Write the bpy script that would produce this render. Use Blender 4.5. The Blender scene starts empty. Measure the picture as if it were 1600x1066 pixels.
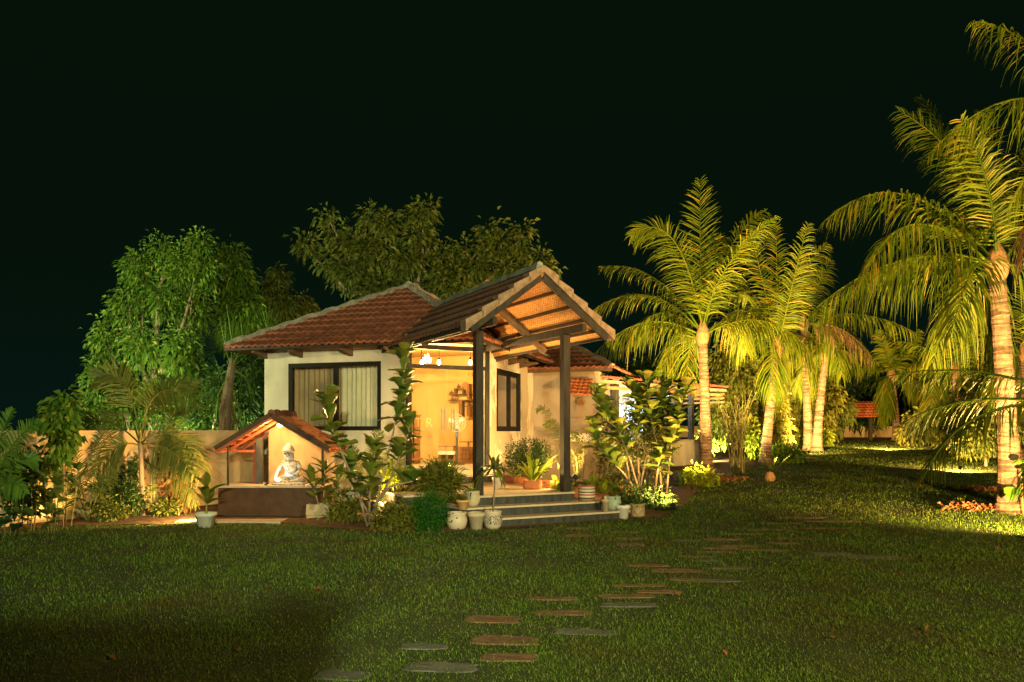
import bpy, math, random
import numpy as np
from mathutils import Vector, Matrix

random.seed(7)
rng = np.random.default_rng(11)
SC = bpy.context.scene
COL = SC.collection

# ------------------------------------------------------------------ camera, sky, lights, exposure
F, CXP, HZ, CAMZ = 1200.0, 800.0, 672.0, 1.5        # focal length in photo pixels, centre column, horizon row, eye height
cam = bpy.data.cameras.new('camera')
cam.sensor_width = 36.0
cam.lens = 36.0 * F / 1600.0
cam.shift_y = (HZ - 533.0) / 1600.0
cam.clip_end = 800.0
cam.clip_start = 0.05
camo = bpy.data.objects.new('camera', cam)
camo.location = (0, 0, CAMZ)
camo.rotation_euler = (math.radians(90), 0, 0)
COL.objects.link(camo)
SC.camera = camo

world = bpy.data.worlds.new('World')
SC.world = world
world.use_nodes = True
wn = world.node_tree
wbg = wn.nodes['Background']
wsky = wn.nodes.new('ShaderNodeTexSky')
wsky.sky_type = 'NISHITA'
wsky.sun_disc = False
wsky.sun_elevation = math.radians(-6)
wsky.sun_rotation = math.radians(200)
wmix = wn.nodes.new('ShaderNodeMix'); wmix.data_type = 'RGBA'; wmix.blend_type = 'ADD'
wmix.inputs[0].default_value = 1.0
wscale = wn.nodes.new('ShaderNodeMix'); wscale.data_type = 'RGBA'; wscale.blend_type = 'MULTIPLY'
wscale.inputs[0].default_value = 1.0
wscale.inputs[7].default_value = (0.02, 0.035, 0.02, 1)
wn.links.new(wsky.outputs[0], wscale.inputs[6])
wn.links.new(wscale.outputs[2], wmix.inputs[6])
# dull green glow of the night sky, a little stronger over the horizon
wtc = wn.nodes.new('ShaderNodeTexCoord'); wsp = wn.nodes.new('ShaderNodeSeparateXYZ'); wr = wn.nodes.new('ShaderNodeValToRGB')
wn.links.new(wtc.outputs['Generated'], wsp.inputs[0]); wn.links.new(wsp.outputs[2], wr.inputs[0])
wr.color_ramp.elements[0].position = 0.0; wr.color_ramp.elements[0].color = (0.0125, 0.054, 0.038, 1)
wr.color_ramp.elements[1].position = 0.55; wr.color_ramp.elements[1].color = (0.011, 0.036, 0.0145, 1)
e_ = wr.color_ramp.elements.new(0.2); e_.color = (0.0112, 0.040, 0.019, 1)
wn.links.new(wr.outputs[0], wmix.inputs[7])
wn.links.new(wmix.outputs[2], wbg.inputs[0])
wbg.inputs[1].default_value = 0.1

SC.view_settings.view_transform = 'Standard'
SC.view_settings.look = 'None'
SC.view_settings.exposure = 0.6
SC.view_settings.gamma = 1.0
SC.cycles.use_denoising = True
SC.cycles.max_bounces = 6
SC.cycles.diffuse_bounces = 3
SC.cycles.glossy_bounces = 3
SC.cycles.transmission_bounces = 4
SC.cycles.transparent_max_bounces = 12
SC.cycles.sample_clamp_indirect = 4.0
SC.cycles.caustics_reflective = False
SC.cycles.caustics_refractive = False

AMBER = (1.0, 0.57, 0.17)
WARM = (1.0, 0.68, 0.25)
COOL = (0.72, 0.92, 1.0)

def spot(name, loc, target, energy, color, angle=90, blend=0.5, radius=0.08, parent=None):
    l = bpy.data.lights.new(name, 'SPOT')
    l.energy = energy; l.color = color; l.spot_size = math.radians(angle); l.spot_blend = blend
    l.shadow_soft_size = radius
    o = bpy.data.objects.new(name, l)
    o.location = loc
    d = Vector(target) - Vector(loc)
    o.rotation_euler = d.to_track_quat('-Z', 'Y').to_euler()
    COL.objects.link(o)
    return o

def point(name, loc, energy, color, radius=0.05):
    l = bpy.data.lights.new(name, 'POINT')
    l.energy = energy; l.color = color; l.shadow_soft_size = radius
    o = bpy.data.objects.new(name, l); o.location = loc
    COL.objects.link(o)
    return o

# floodlight on a mast behind the photographer: lights the lawn, the facade and the trees on the left
FLOOD = (1.0, -9.0, 3.7)
spot('floodlight_beam', FLOOD, (-5.4, 13.5, 2.0), 8600, (0.96, 1.0, 0.58), angle=50, blend=0.9, radius=0.14)
# added fill lamp, unseen beyond the left edge, to brighten the trees
FILL3 = (-13.5, 11.5, 4.2)
spot('tree_fill_beam', FILL3, (-8.2, 19.5, 4.4), 3800, (0.92, 1.0, 0.5), angle=80, blend=0.7, radius=0.12)
# added amber fill lamp, unseen at the right, to lift the dark lawn
FILL2 = (7.0, -4.0, 4.2)
spot('amber_fill_beam', FILL2, (4.6, 10.0, 0.0), 6800, (1.0, 0.80, 0.32), angle=92, blend=0.9, radius=0.3)

# ------------------------------------------------------------------ frames of reference
def W(px, py, d):
    return np.array([(px - CXP) / F * d, d, CAMZ + (HZ - py) / F * d])

def gz(x, y):
    s = np.clip((np.asarray(x, float) - 0.6) / 3.0, 0, 1); s = s * s * (3 - 2 * s)
    return 0.03 * np.clip(np.asarray(y, float) - 12.0, 0, 36) * s

def G(px, py, zb=None):
    """ground (or a level at height zb) under a photo pixel"""
    if zb is not None:
        d = (CAMZ - zb) * F / (py - HZ)
        return np.array([(px - CXP) / F * d, d, zb])
    d = 12.0
    for _ in range(60):
        z = float(gz((px - CXP) / F * d, d))
        d = 0.5 * d + 0.5 * (CAMZ - z) * F / max(py - HZ, 4)
    x = (px - CXP) / F * d
    return np.array([x, d, float(gz(x, d))])

PM = np.array([0.181, 12.715]); PL = np.array([0.883, 0.469]); PA = np.array([0.469, -0.883])
def P(l, a, z):                                     # porch: l across, a towards the lawn
    q = PM + l * PL + a * PA
    return np.array([q[0], q[1], z])
HV = np.array([-0.926, 14.64]); HU = np.array([-0.956, 0.292]); HB = np.array([0.292, 0.956])
def H(u, v, z):                                     # house: u to the left along the front, v along the side to the back
    q = HV + u * HU + v * HB
    return np.array([q[0], q[1], z])
def on_v(px, py, v):                                # photo pixel onto the vertical plane v = const of the house
    r = np.array([(px - CXP) / F, 1.0])
    n = HB
    d = (HV.dot(n) + v) / r.dot(n)
    return np.array([r[0] * d, d, CAMZ + (HZ - py) / F * d])

# ------------------------------------------------------------------ materials
def newmat(name):
    m = bpy.data.materials.new(name); m.use_nodes = True
    nt = m.node_tree
    return m, nt, nt.nodes['Principled BSDF']

def surf(name, c1, c2=None, scale=6.0, rough=0.8, bump=0.0, bscale=40.0, detail=6.0, spec=0.3, stretch=None, c3=None, metal=0.0):
    m, nt, b = newmat(name)
    b.inputs['Roughness'].default_value = rough
    b.inputs['Specular IOR Level'].default_value = spec
    b.inputs['Metallic'].default_value = metal
    tc = nt.nodes.new('ShaderNodeTexCoord'); mp = nt.nodes.new('ShaderNodeMapping')
    nt.links.new(tc.outputs['Object'], mp.inputs[0])
    if stretch: mp.inputs['Scale'].default_value = stretch
    if c2 is None:
        b.inputs['Base Color'].default_value = (*c1, 1)
    else:
        n = nt.nodes.new('ShaderNodeTexNoise'); n.inputs['Scale'].default_value = scale; n.inputs['Detail'].default_value = detail
        n.inputs['Roughness'].default_value = 0.65
        nt.links.new(mp.outputs[0], n.inputs[0])
        r = nt.nodes.new('ShaderNodeValToRGB')
        r.color_ramp.elements[0].position = 0.32; r.color_ramp.elements[0].color = (*c1, 1)
        r.color_ramp.elements[1].position = 0.68; r.color_ramp.elements[1].color = (*c2, 1)
        if c3:
            e = r.color_ramp.elements.new(0.5); e.color = (*c3, 1)
        nt.links.new(n.outputs[0], r.inputs[0]); nt.links.new(r.outputs[0], b.inputs['Base Color'])
    if bump > 0:
        n2 = nt.nodes.new('ShaderNodeTexNoise'); n2.inputs['Scale'].default_value = bscale; n2.inputs['Detail'].default_value = 5
        nt.links.new(mp.outputs[0], n2.inputs[0])
        bp = nt.nodes.new('ShaderNodeBump'); bp.inputs['Strength'].default_value = bump; bp.inputs['Distance'].default_value = 0.02
        nt.links.new(n2.outputs[0], bp.inputs['Height']); nt.links.new(bp.outputs[0], b.inputs['Normal'])
    return m

def leafmat(name, c1, c2, rough=0.5, trans=0.3, c3=None, spec=0.15):
    """foliage: every leaf (mesh island or object) gets its own tone, part of the light shines through"""
    m, nt, b = newmat(name)
    out = nt.nodes['Material Output']
    geo = nt.nodes.new('ShaderNodeNewGeometry'); oi = nt.nodes.new('ShaderNodeObjectInfo')
    add = nt.nodes.new('ShaderNodeMath'); add.operation = 'ADD'
    nt.links.new(geo.outputs['Random Per Island'], add.inputs[0]); nt.links.new(oi.outputs['Random'], add.inputs[1])
    fr = nt.nodes.new('ShaderNodeMath'); fr.operation = 'FRACT'; nt.links.new(add.outputs[0], fr.inputs[0])
    r = nt.nodes.new('ShaderNodeValToRGB')
    r.color_ramp.elements[0].color = (*c1, 1); r.color_ramp.elements[1].color = (*c2, 1)
    if c3:
        r.color_ramp.elements[1].position = 0.86
        e = r.color_ramp.elements.new(1.0); e.color = (*c3, 1)
    nt.links.new(fr.outputs[0], r.inputs[0])
    nt.links.new(r.outputs[0], b.inputs['Base Color'])
    b.inputs['Roughness'].default_value = rough
    b.inputs['Specular IOR Level'].default_value = spec
    tr = nt.nodes.new('ShaderNodeBsdfTranslucent'); nt.links.new(r.outputs[0], tr.inputs[0])
    mx = nt.nodes.new('ShaderNodeMixShader'); mx.inputs[0].default_value = trans
    nt.links.new(b.outputs[0], mx.inputs[1]); nt.links.new(tr.outputs[0], mx.inputs[2])
    nt.links.new(mx.outputs[0], out.inputs[0])
    return m

def emit(name, color, strength):
    m, nt, b = newmat(name)
    b.inputs['Base Color'].default_value = (*color, 1)
    b.inputs['Emission Color'].default_value = (*color, 1)
    b.inputs['Emission Strength'].default_value = strength
    return m

def glassmat(name, tint=(0.9, 0.93, 0.9), refl=0.12):
    m, nt, b = newmat(name)
    out = nt.nodes['Material Output']
    t = nt.nodes.new('ShaderNodeBsdfTransparent'); t.inputs[0].default_value = (*tint, 1)
    g = nt.nodes.new('ShaderNodeBsdfGlossy'); g.inputs['Roughness'].default_value = 0.02
    lw = nt.nodes.new('ShaderNodeLayerWeight'); lw.inputs[0].default_value = 0.25
    mt = nt.nodes.new('ShaderNodeMath'); mt.operation = 'MULTIPLY_ADD'; mt.inputs[1].default_value = 0.8; mt.inputs[2].default_value = refl
    nt.links.new(lw.outputs['Fresnel'], mt.inputs[0])
    mx = nt.nodes.new('ShaderNodeMixShader')
    nt.links.new(mt.outputs[0], mx.inputs[0]); nt.links.new(t.outputs[0], mx.inputs[1]); nt.links.new(g.outputs[0], mx.inputs[2])
    nt.links.new(mx.outputs[0], out.inputs[0])
    return m

def stripes(name, cols, rough=0.6):
    """bands painted round a pot, by its height"""
    m, nt, b = newmat(name)
    tc = nt.nodes.new('ShaderNodeTexCoord'); sp = nt.nodes.new('ShaderNodeSeparateXYZ')
    nt.links.new(tc.outputs['Generated'], sp.inputs[0])
    r = nt.nodes.new('ShaderNodeValToRGB'); r.color_ramp.interpolation = 'CONSTANT'
    els = r.color_ramp.elements
    els[0].position = 0; els[0].color = (*cols[0][1], 1)
    els[1].position = cols[1][0]; els[1].color = (*cols[1][1], 1)
    for p, c in cols[2:]:
        e = els.new(p); e.color = (*c, 1)
    nt.links.new(sp.outputs[2], r.inputs[0]); nt.links.new(r.outputs[0], b.inputs['Base Color'])
    b.inputs['Roughness'].default_value = rough
    return m

def painted(name, base, ink, scale, lo=0.3, hi=0.36, kind='dab', band=None):
    """pot glaze with brushed marks"""
    m, nt, b = newmat(name)
    tc = nt.nodes.new('ShaderNodeTexCoord')
    if kind == 'dab':
        t = nt.nodes.new('ShaderNodeTexVoronoi'); t.inputs['Scale'].default_value = scale; src = t.outputs['Distance']
        nt.links.new(tc.outputs['Object'], t.inputs[0])
    else:
        t = nt.nodes.new('ShaderNodeTexNoise'); t.inputs['Scale'].default_value = scale; t.inputs['Detail'].default_value = 1.0
        t.inputs['Distortion'].default_value = 1.6
        nt.links.new(tc.outputs['Object'], t.inputs[0])
        w = nt.nodes.new('ShaderNodeMath'); w.operation = 'PINGPONG'; w.inputs[1].default_value = 0.09
        nt.links.new(t.outputs[0], w.inputs[0])
        w2 = nt.nodes.new('ShaderNodeMath'); w2.operation = 'MULTIPLY'; w2.inputs[1].default_value = 11.0
        nt.links.new(w.outputs[0], w2.inputs[0]); src = w2.outputs[0]
    r = nt.nodes.new('ShaderNodeValToRGB')
    r.color_ramp.elements[0].position = lo; r.color_ramp.elements[0].color = (*ink, 1)
    r.color_ramp.elements[1].position = hi; r.color_ramp.elements[1].color = (*base, 1)
    nt.links.new(src, r.inputs[0])
    col = r.outputs[0]
    if band:
        sp = nt.nodes.new('ShaderNodeSeparateXYZ'); nt.links.new(tc.outputs['Generated'], sp.inputs[0])
        rb = nt.nodes.new('ShaderNodeValToRGB'); rb.color_ramp.interpolation = 'CONSTANT'
        rb.color_ramp.elements[0].color = (0, 0, 0, 1)
        rb.color_ramp.elements[1].position = band[0]; rb.color_ramp.elements[1].color = (1, 1, 1, 1)
        e = rb.color_ramp.elements.new(band[1]); e.color = (0, 0, 0, 1)
        nt.links.new(sp.outputs[2], rb.inputs[0])
        mx = nt.nodes.new('ShaderNodeMix'); mx.data_type = 'RGBA'
        mx.inputs[6].default_value = (*base, 1)
        nt.links.new(rb.outputs[0], mx.inputs[0]); nt.links.new(col, mx.inputs[7]); col = mx.outputs[2]
    nt.links.new(col, b.inputs['Base Color'])
    b.inputs['Roughness'].default_value = 0.55
    return m

def weave(name, c1, c2):
    """woven bamboo matting"""
    m, nt, b = newmat(name)
    tc = nt.nodes.new('ShaderNodeTexCoord')
    w1 = nt.nodes.new('ShaderNodeTexWave'); w1.bands_direction = 'X'; w1.inputs['Scale'].default_value = 9; w1.inputs['Distortion'].default_value = 5.0; w1.inputs['Detail Scale'].default_value = 3
    w2 = nt.nodes.new('ShaderNodeTexWave'); w2.bands_direction = 'Z'; w2.inputs['Scale'].default_value = 11; w2.inputs['Distortion'].default_value = 5.0; w2.inputs['Detail Scale'].default_value = 3
    n = nt.nodes.new('ShaderNodeTexNoise'); n.inputs['Scale'].default_value = 14
    for t in (w1, w2, n): nt.links.new(tc.outputs['Object'], t.inputs[0])
    mu = nt.nodes.new('ShaderNodeMath'); mu.operation = 'MULTIPLY'
    nt.links.new(w1.outputs['Fac'], mu.inputs[0]); nt.links.new(w2.outputs['Fac'], mu.inputs[1])
    ad = nt.nodes.new('ShaderNodeMath'); ad.operation = 'MULTIPLY_ADD'; ad.inputs[1].default_value = 0.7
    nt.links.new(n.outputs[0], ad.inputs[0]); nt.links.new(mu.outputs[0], ad.inputs[2])
    r = nt.nodes.new('ShaderNodeValToRGB')
    r.color_ramp.elements[0].position = 0.25; r.color_ramp.elements[0].color = (*c1, 1)
    r.color_ramp.elements[1].position = 0.85; r.color_ramp.elements[1].color = (*c2, 1)
    nt.links.new(ad.outputs[0], r.inputs[0]); nt.links.new(r.outputs[0], b.inputs['Base Color'])
    bp = nt.nodes.new('ShaderNodeBump'); bp.inputs['Strength'].default_value = 0.5; bp.inputs['Distance'].default_value = 0.02
    nt.links.new(ad.outputs[0], bp.inputs['Height']); nt.links.new(bp.outputs[0], b.inputs['Normal'])
    b.inputs['Roughness'].default_value = 0.75
    return m

def wallpaint(name, c, patch, amount=0.0):
    """lime plaster; amount > 0 gives patches where the skim coat has come away"""
    m, nt, b = newmat(name)
    tc = nt.nodes.new('ShaderNodeTexCoord')
    n = nt.nodes.new('ShaderNodeTexNoise'); n.inputs['Scale'].default_value = 1.7; n.inputs['Detail'].default_value = 9; n.inputs['Roughness'].default_value = 0.6
    mp = nt.nodes.new('ShaderNodeMapping'); mp.inputs['Scale'].default_value = (1, 1, 0.55)
    nt.links.new(tc.outputs['Object'], mp.inputs[0]); nt.links.new(mp.outputs[0], n.inputs[0])
    r = nt.nodes.new('ShaderNodeValToRGB')
    if amount > 0:
        r.color_ramp.elements[0].position = amount; r.color_ramp.elements[0].color = (*patch, 1)
        r.color_ramp.elements[1].position = amount + 0.025; r.color_ramp.elements[1].color = (*c, 1)
    else:
        r.color_ramp.elements[0].position = 0.3; r.color_ramp.elements[0].color = (*patch, 1)
        r.color_ramp.elements[1].position = 0.62; r.color_ramp.elements[1].color = (*c, 1)
    nt.links.new(n.outputs[0], r.inputs[0]); nt.links.new(r.outputs[0], b.inputs['Base Color'])
    n2 = nt.nodes.new('ShaderNodeTexNoise'); n2.inputs['Scale'].default_value = 60; nt.links.new(tc.outputs['Object'], n2.inputs[0])
    bp = nt.nodes.new('ShaderNodeBump'); bp.inputs['Strength'].default_value = 0.25; bp.inputs['Distance'].default_value = 0.01
    nt.links.new(n2.outputs[0], bp.inputs['Height']); nt.links.new(bp.outputs[0], b.inputs['Normal'])
    b.inputs['Roughness'].default_value = 0.9; b.inputs['Specular IOR Level'].default_value = 0.15
    return m

M = dict(
    plaster=wallpaint('cream_plaster', (0.55, 0.50, 0.40), (0.37, 0.33, 0.26)),
    oldplaster=wallpaint('flaking_plaster', (0.62, 0.54, 0.42), (0.42, 0.34, 0.23), 0.49),
    greyplaster=wallpaint('grey_plaster', (0.34, 0.27, 0.20), (0.24, 0.19, 0.14)),
    compound=wallpaint('compound_wall_plaster', (0.44, 0.325, 0.18), (0.22, 0.165, 0.10)),
    room=wallpaint('yellow_room_paint', (0.72, 0.47, 0.17), (0.68, 0.43, 0.15)),
    tile=surf('red_clay_tile', (0.085, 0.03, 0.018), (0.24, 0.08, 0.042), scale=5, rough=0.8, bump=0.3, bscale=30),
    tiledark=surf('brown_clay_tile', (0.045, 0.024, 0.015), (0.085, 0.044, 0.026), scale=5, rough=0.85, bump=0.3, bscale=30),
    tilebright=surf('orange_clay_tile', (0.33, 0.09, 0.035), (0.48, 0.15, 0.05), scale=7, rough=0.75, bump=0.3, bscale=30),
    cement=surf('cement_bedding', (0.10, 0.09, 0.07), (0.27, 0.24, 0.19), scale=9, rough=0.9, bump=0.6, bscale=25),
    barge=surf('rendered_barge', (0.15, 0.09, 0.055), (0.32, 0.22, 0.145), scale=8, rough=0.85, bump=0.4, bscale=25),
    steel=surf('dark_steel', (0.018, 0.014, 0.011), (0.045, 0.036, 0.028), scale=12, rough=0.6, spec=0.2, stretch=(1, 1, 0.2)),
    rafter=surf('dark_timber', (0.06, 0.035, 0.02), (0.11, 0.066, 0.038), scale=10, rough=0.7),
    redsteel=surf('red_oxide_steel', (0.25, 0.06, 0.03), (0.36, 0.10, 0.05), scale=9, rough=0.6),
    mat=weave('woven_bamboo_mat', (0.34, 0.145, 0.042), (0.70, 0.36, 0.11)),
    slate=surf('black_slate', (0.016, 0.019, 0.02), (0.06, 0.062, 0.058), scale=5, rough=0.5, bump=0.2, bscale=30, stretch=(3, 3, 1)),
    tread=surf('sand_stone_tread', (0.40, 0.31, 0.21), (0.55, 0.44, 0.31), scale=6, rough=0.7, bump=0.2, bscale=30),
    plinth=surf('brown_stone_plinth', (0.04, 0.016, 0.006), (0.075, 0.034, 0.013), scale=5, rough=0.55, bump=0.15, bscale=30),
    slab=surf('concrete_apron', (0.33, 0.27, 0.2), (0.46, 0.38, 0.29), scale=8, rough=0.85, bump=0.3, bscale=40),
    frame=surf('black_window_frame', (0.008, 0.007, 0.006), (0.014, 0.012, 0.010), rough=0.6, spec=0.12),
    glass=glassmat('window_glass', (0.94, 0.95, 0.92), 0.03),
    tinted=glassmat('tinted_window_glass', (0.30, 0.27, 0.22), 0.06),
    doorglass=glassmat('door_glass', (0.97, 0.97, 0.95), 0.02),
    curtainpale=surf('pale_curtain', (0.56, 0.53, 0.42), (0.68, 0.65, 0.53), scale=3, rough=0.9),
    curtaintan=surf('tan_curtain', (0.36, 0.26, 0.16), (0.46, 0.34, 0.22), scale=3, rough=0.9),
    wood=surf('warm_wood', (0.24, 0.11, 0.04), (0.36, 0.18, 0.07), scale=7, rough=0.6, stretch=(1, 1, 4)),
    darkwood=surf('dark_shelf_wood', (0.16, 0.07, 0.025), (0.26, 0.12, 0.045), scale=7, rough=0.6),
    white=surf('white_paint', (0.66, 0.63, 0.56), (0.74, 0.71, 0.64), scale=6, rough=0.6),
    stone=surf('pale_statue_stone', (0.10, 0.09, 0.075), (0.50, 0.48, 0.44), scale=26, rough=0.55, bump=0.3, bscale=40),
    metal=surf('brushed_handle', (0.12, 0.10, 0.08), (0.18, 0.15, 0.12), rough=0.35, spec=0.6, metal=0.6),
    bulb=emit('lit_bulb', (1.0, 0.78, 0.42), 28.0),
    coolpane=emit('lit_cool_panel', (0.62, 0.85, 1.0), .55),
    lampwhite=emit('lit_lamp_lens', (1.0, 0.72, 0.35), 6.0),
    black=surf('black_plastic', (0.012, 0.012, 0.012), rough=0.5),
    soil=surf('potting_soil', (0.025, 0.016, 0.01), (0.06, 0.04, 0.025), scale=20, rough=0.95, bump=0.6),
    bed=surf('bed_soil', (0.06, 0.032, 0.016), (0.14, 0.075, 0.035), scale=5, rough=0.95, bump=0.7, bscale=18),
    lawn=surf('lawn_ground', (0.022, 0.026, 0.007), (0.055, 0.062, 0.015), scale=1.6, rough=0.95, bump=0.8, bscale=60, c3=(0.033, 0.045, 0.011), detail=10),
    pave=surf('stepping_stone', (0.10, 0.055, 0.032), (0.20, 0.115, 0.068), scale=5, rough=0.85, bump=0.5, bscale=22),
    pavegrey=surf('grey_stepping_stone', (0.06, 0.065, 0.055), (0.12, 0.12, 0.10), scale=5, rough=0.85, bump=0.5, bscale=22),
    bark=surf('grey_bark', (0.16, 0.11, 0.07), (0.30, 0.22, 0.15), scale=9, rough=0.9, bump=0.5, bscale=20, stretch=(1, 1, .3)),
    barkdark=surf('dark_bark', (0.05, 0.035, 0.022), (0.11, 0.08, 0.05), scale=9, rough=0.9, bump=0.5, bscale=20),
    palmbark=surf('palm_trunk', (0.085, 0.052, 0.03), (0.25, 0.17, 0.11), scale=6, rough=0.9, bump=0.5, bscale=25, stretch=(1, 1, 3)),
    palmring=surf('palm_ring_scar', (0.03, 0.017, 0.01), (0.11, 0.07, 0.042), scale=14, rough=0.95),
    fibre=surf('palm_fibre', (0.17, 0.09, 0.04), (0.33, 0.2, 0.10), scale=20, rough=0.95, bump=0.7),
    greenstem=surf('green_stem', (0.12, 0.12, 0.035), (0.20, 0.18, 0.06), scale=8, rough=0.6),
    terracotta=surf('terracotta', (0.34, 0.10, 0.04), (0.46, 0.16, 0.07), scale=9, rough=0.8),
    potcream=surf('cream_pot', (0.36, 0.29, 0.20), (0.47, 0.40, 0.29), scale=8, rough=0.7),
    potorange=surf('ochre_pot', (0.42, 0.25, 0.09), (0.55, 0.35, 0.14), scale=8, rough=0.7),
    potgreen=surf('pale_green_pot', (0.25, 0.32, 0.26), (0.36, 0.42, 0.34), scale=8, rough=0.6),
    potbrown=surf('brown_pot', (0.16, 0.08, 0.035), (0.24, 0.13, 0.06), scale=8, rough=0.7),
    card=surf('cardboard', (0.36, 0.27, 0.16), (0.44, 0.34, 0.21), scale=5, rough=0.9),
    plastic=surf('pale_plastic_planter', (0.40, 0.42, 0.35), (0.50, 0.50, 0.42), scale=5, rough=0.7),
    litter=leafmat('dry_leaf', (0.14, 0.05, 0.02), (0.36, 0.16, 0.07), trans=0.1),
    grass=leafmat('grass_blade', (0.034, 0.095, 0.007), (0.16, 0.26, 0.036), trans=0.3, c3=(0.22, 0.23, 0.06), rough=0.6),
    coco=leafmat('coconut_leaflet', (0.05, 0.105, 0.006), (0.165, 0.21, 0.012), trans=0.4, c3=(0.36, 0.25, 0.03), rough=0.5, spec=0.15),
    cocodry=leafmat('dry_frond', (0.13, 0.07, 0.035), (0.32, 0.20, 0.12), trans=0.15),
    areca=leafmat('areca_leaflet', (0.055, 0.085, 0.014), (0.12, 0.135, 0.028), trans=0.3, c3=(0.2, 0.16, 0.05)),
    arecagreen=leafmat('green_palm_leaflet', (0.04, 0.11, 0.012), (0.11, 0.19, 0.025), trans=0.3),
    treegreen=leafmat('tree_leaf', (0.035, 0.095, 0.012), (0.13, 0.22, 0.024), trans=0.3, c3=(0.24, 0.26, 0.04)),
    treeolive=leafmat('olive_leaf', (0.045, 0.075, 0.012), (0.15, 0.17, 0.03), trans=0.3),
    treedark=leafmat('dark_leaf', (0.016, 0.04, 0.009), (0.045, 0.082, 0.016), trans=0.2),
    treeyellow=leafmat('yellow_green_leaf', (0.075, 0.10, 0.014), (0.19, 0.18, 0.026), trans=0.35),
    fig=leafmat('fig_leaf', (0.05, 0.10, 0.012), (0.14, 0.17, 0.022), trans=0.22, rough=0.35, c3=(0.19, 0.16, 0.025), spec=0.5),
    shrub=leafmat('round_shrub_leaf', (0.012, 0.07, 0.008), (0.035, 0.14, 0.014), trans=0.25),
    lime=leafmat('lime_leaf', (0.14, 0.22, 0.012), (0.28, 0.32, 0.03), trans=0.4),
    redleaf=leafmat('bronze_leaf', (0.11, 0.05, 0.02), (0.22, 0.11, 0.04), trans=0.2),
    monstera=leafmat('monstera_leaf', (0.07, 0.2, 0.012), (0.10, 0.24, 0.02), trans=0.35),
)

def patchy(mat, brown, scale=0.55, lo=.50, hi=.66):
    """worn and dry patches across the lawn"""
    nt = mat.node_tree; b = nt.nodes['Principled BSDF']
    tc = nt.nodes.new('ShaderNodeTexCoord'); n = nt.nodes.new('ShaderNodeTexNoise'); n.inputs['Scale'].default_value = scale; n.inputs['Detail'].default_value = 7; n.inputs['Roughness'].default_value = .62
    nt.links.new(tc.outputs['Object'], n.inputs[0])
    r = nt.nodes.new('ShaderNodeValToRGB'); r.color_ramp.elements[0].position = lo; r.color_ramp.elements[0].color = (0, 0, 0, 1); r.color_ramp.elements[1].position = hi; r.color_ramp.elements[1].color = (.75, .75, .75, 1)
    nt.links.new(n.outputs[0], r.inputs[0])
    src = b.inputs['Base Color'].links[0].from_socket
    mx = nt.nodes.new('ShaderNodeMix'); mx.data_type = 'RGBA'; mx.inputs[7].default_value = (*brown, 1)
    nt.links.new(r.outputs[0], mx.inputs[0]); nt.links.new(src, mx.inputs[6])
    for l in list(nt.links):
        if l.from_socket == src and l.to_node != mx: t = l.to_socket; nt.links.remove(l); nt.links.new(mx.outputs[2], t)
patchy(M['grass'], (0.115, 0.085, 0.022))

# ------------------------------------------------------------------ mesh helpers
def nrm(v):
    v = np.asarray(v, float)
    return v / (np.linalg.norm(v) + 1e-12)

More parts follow.
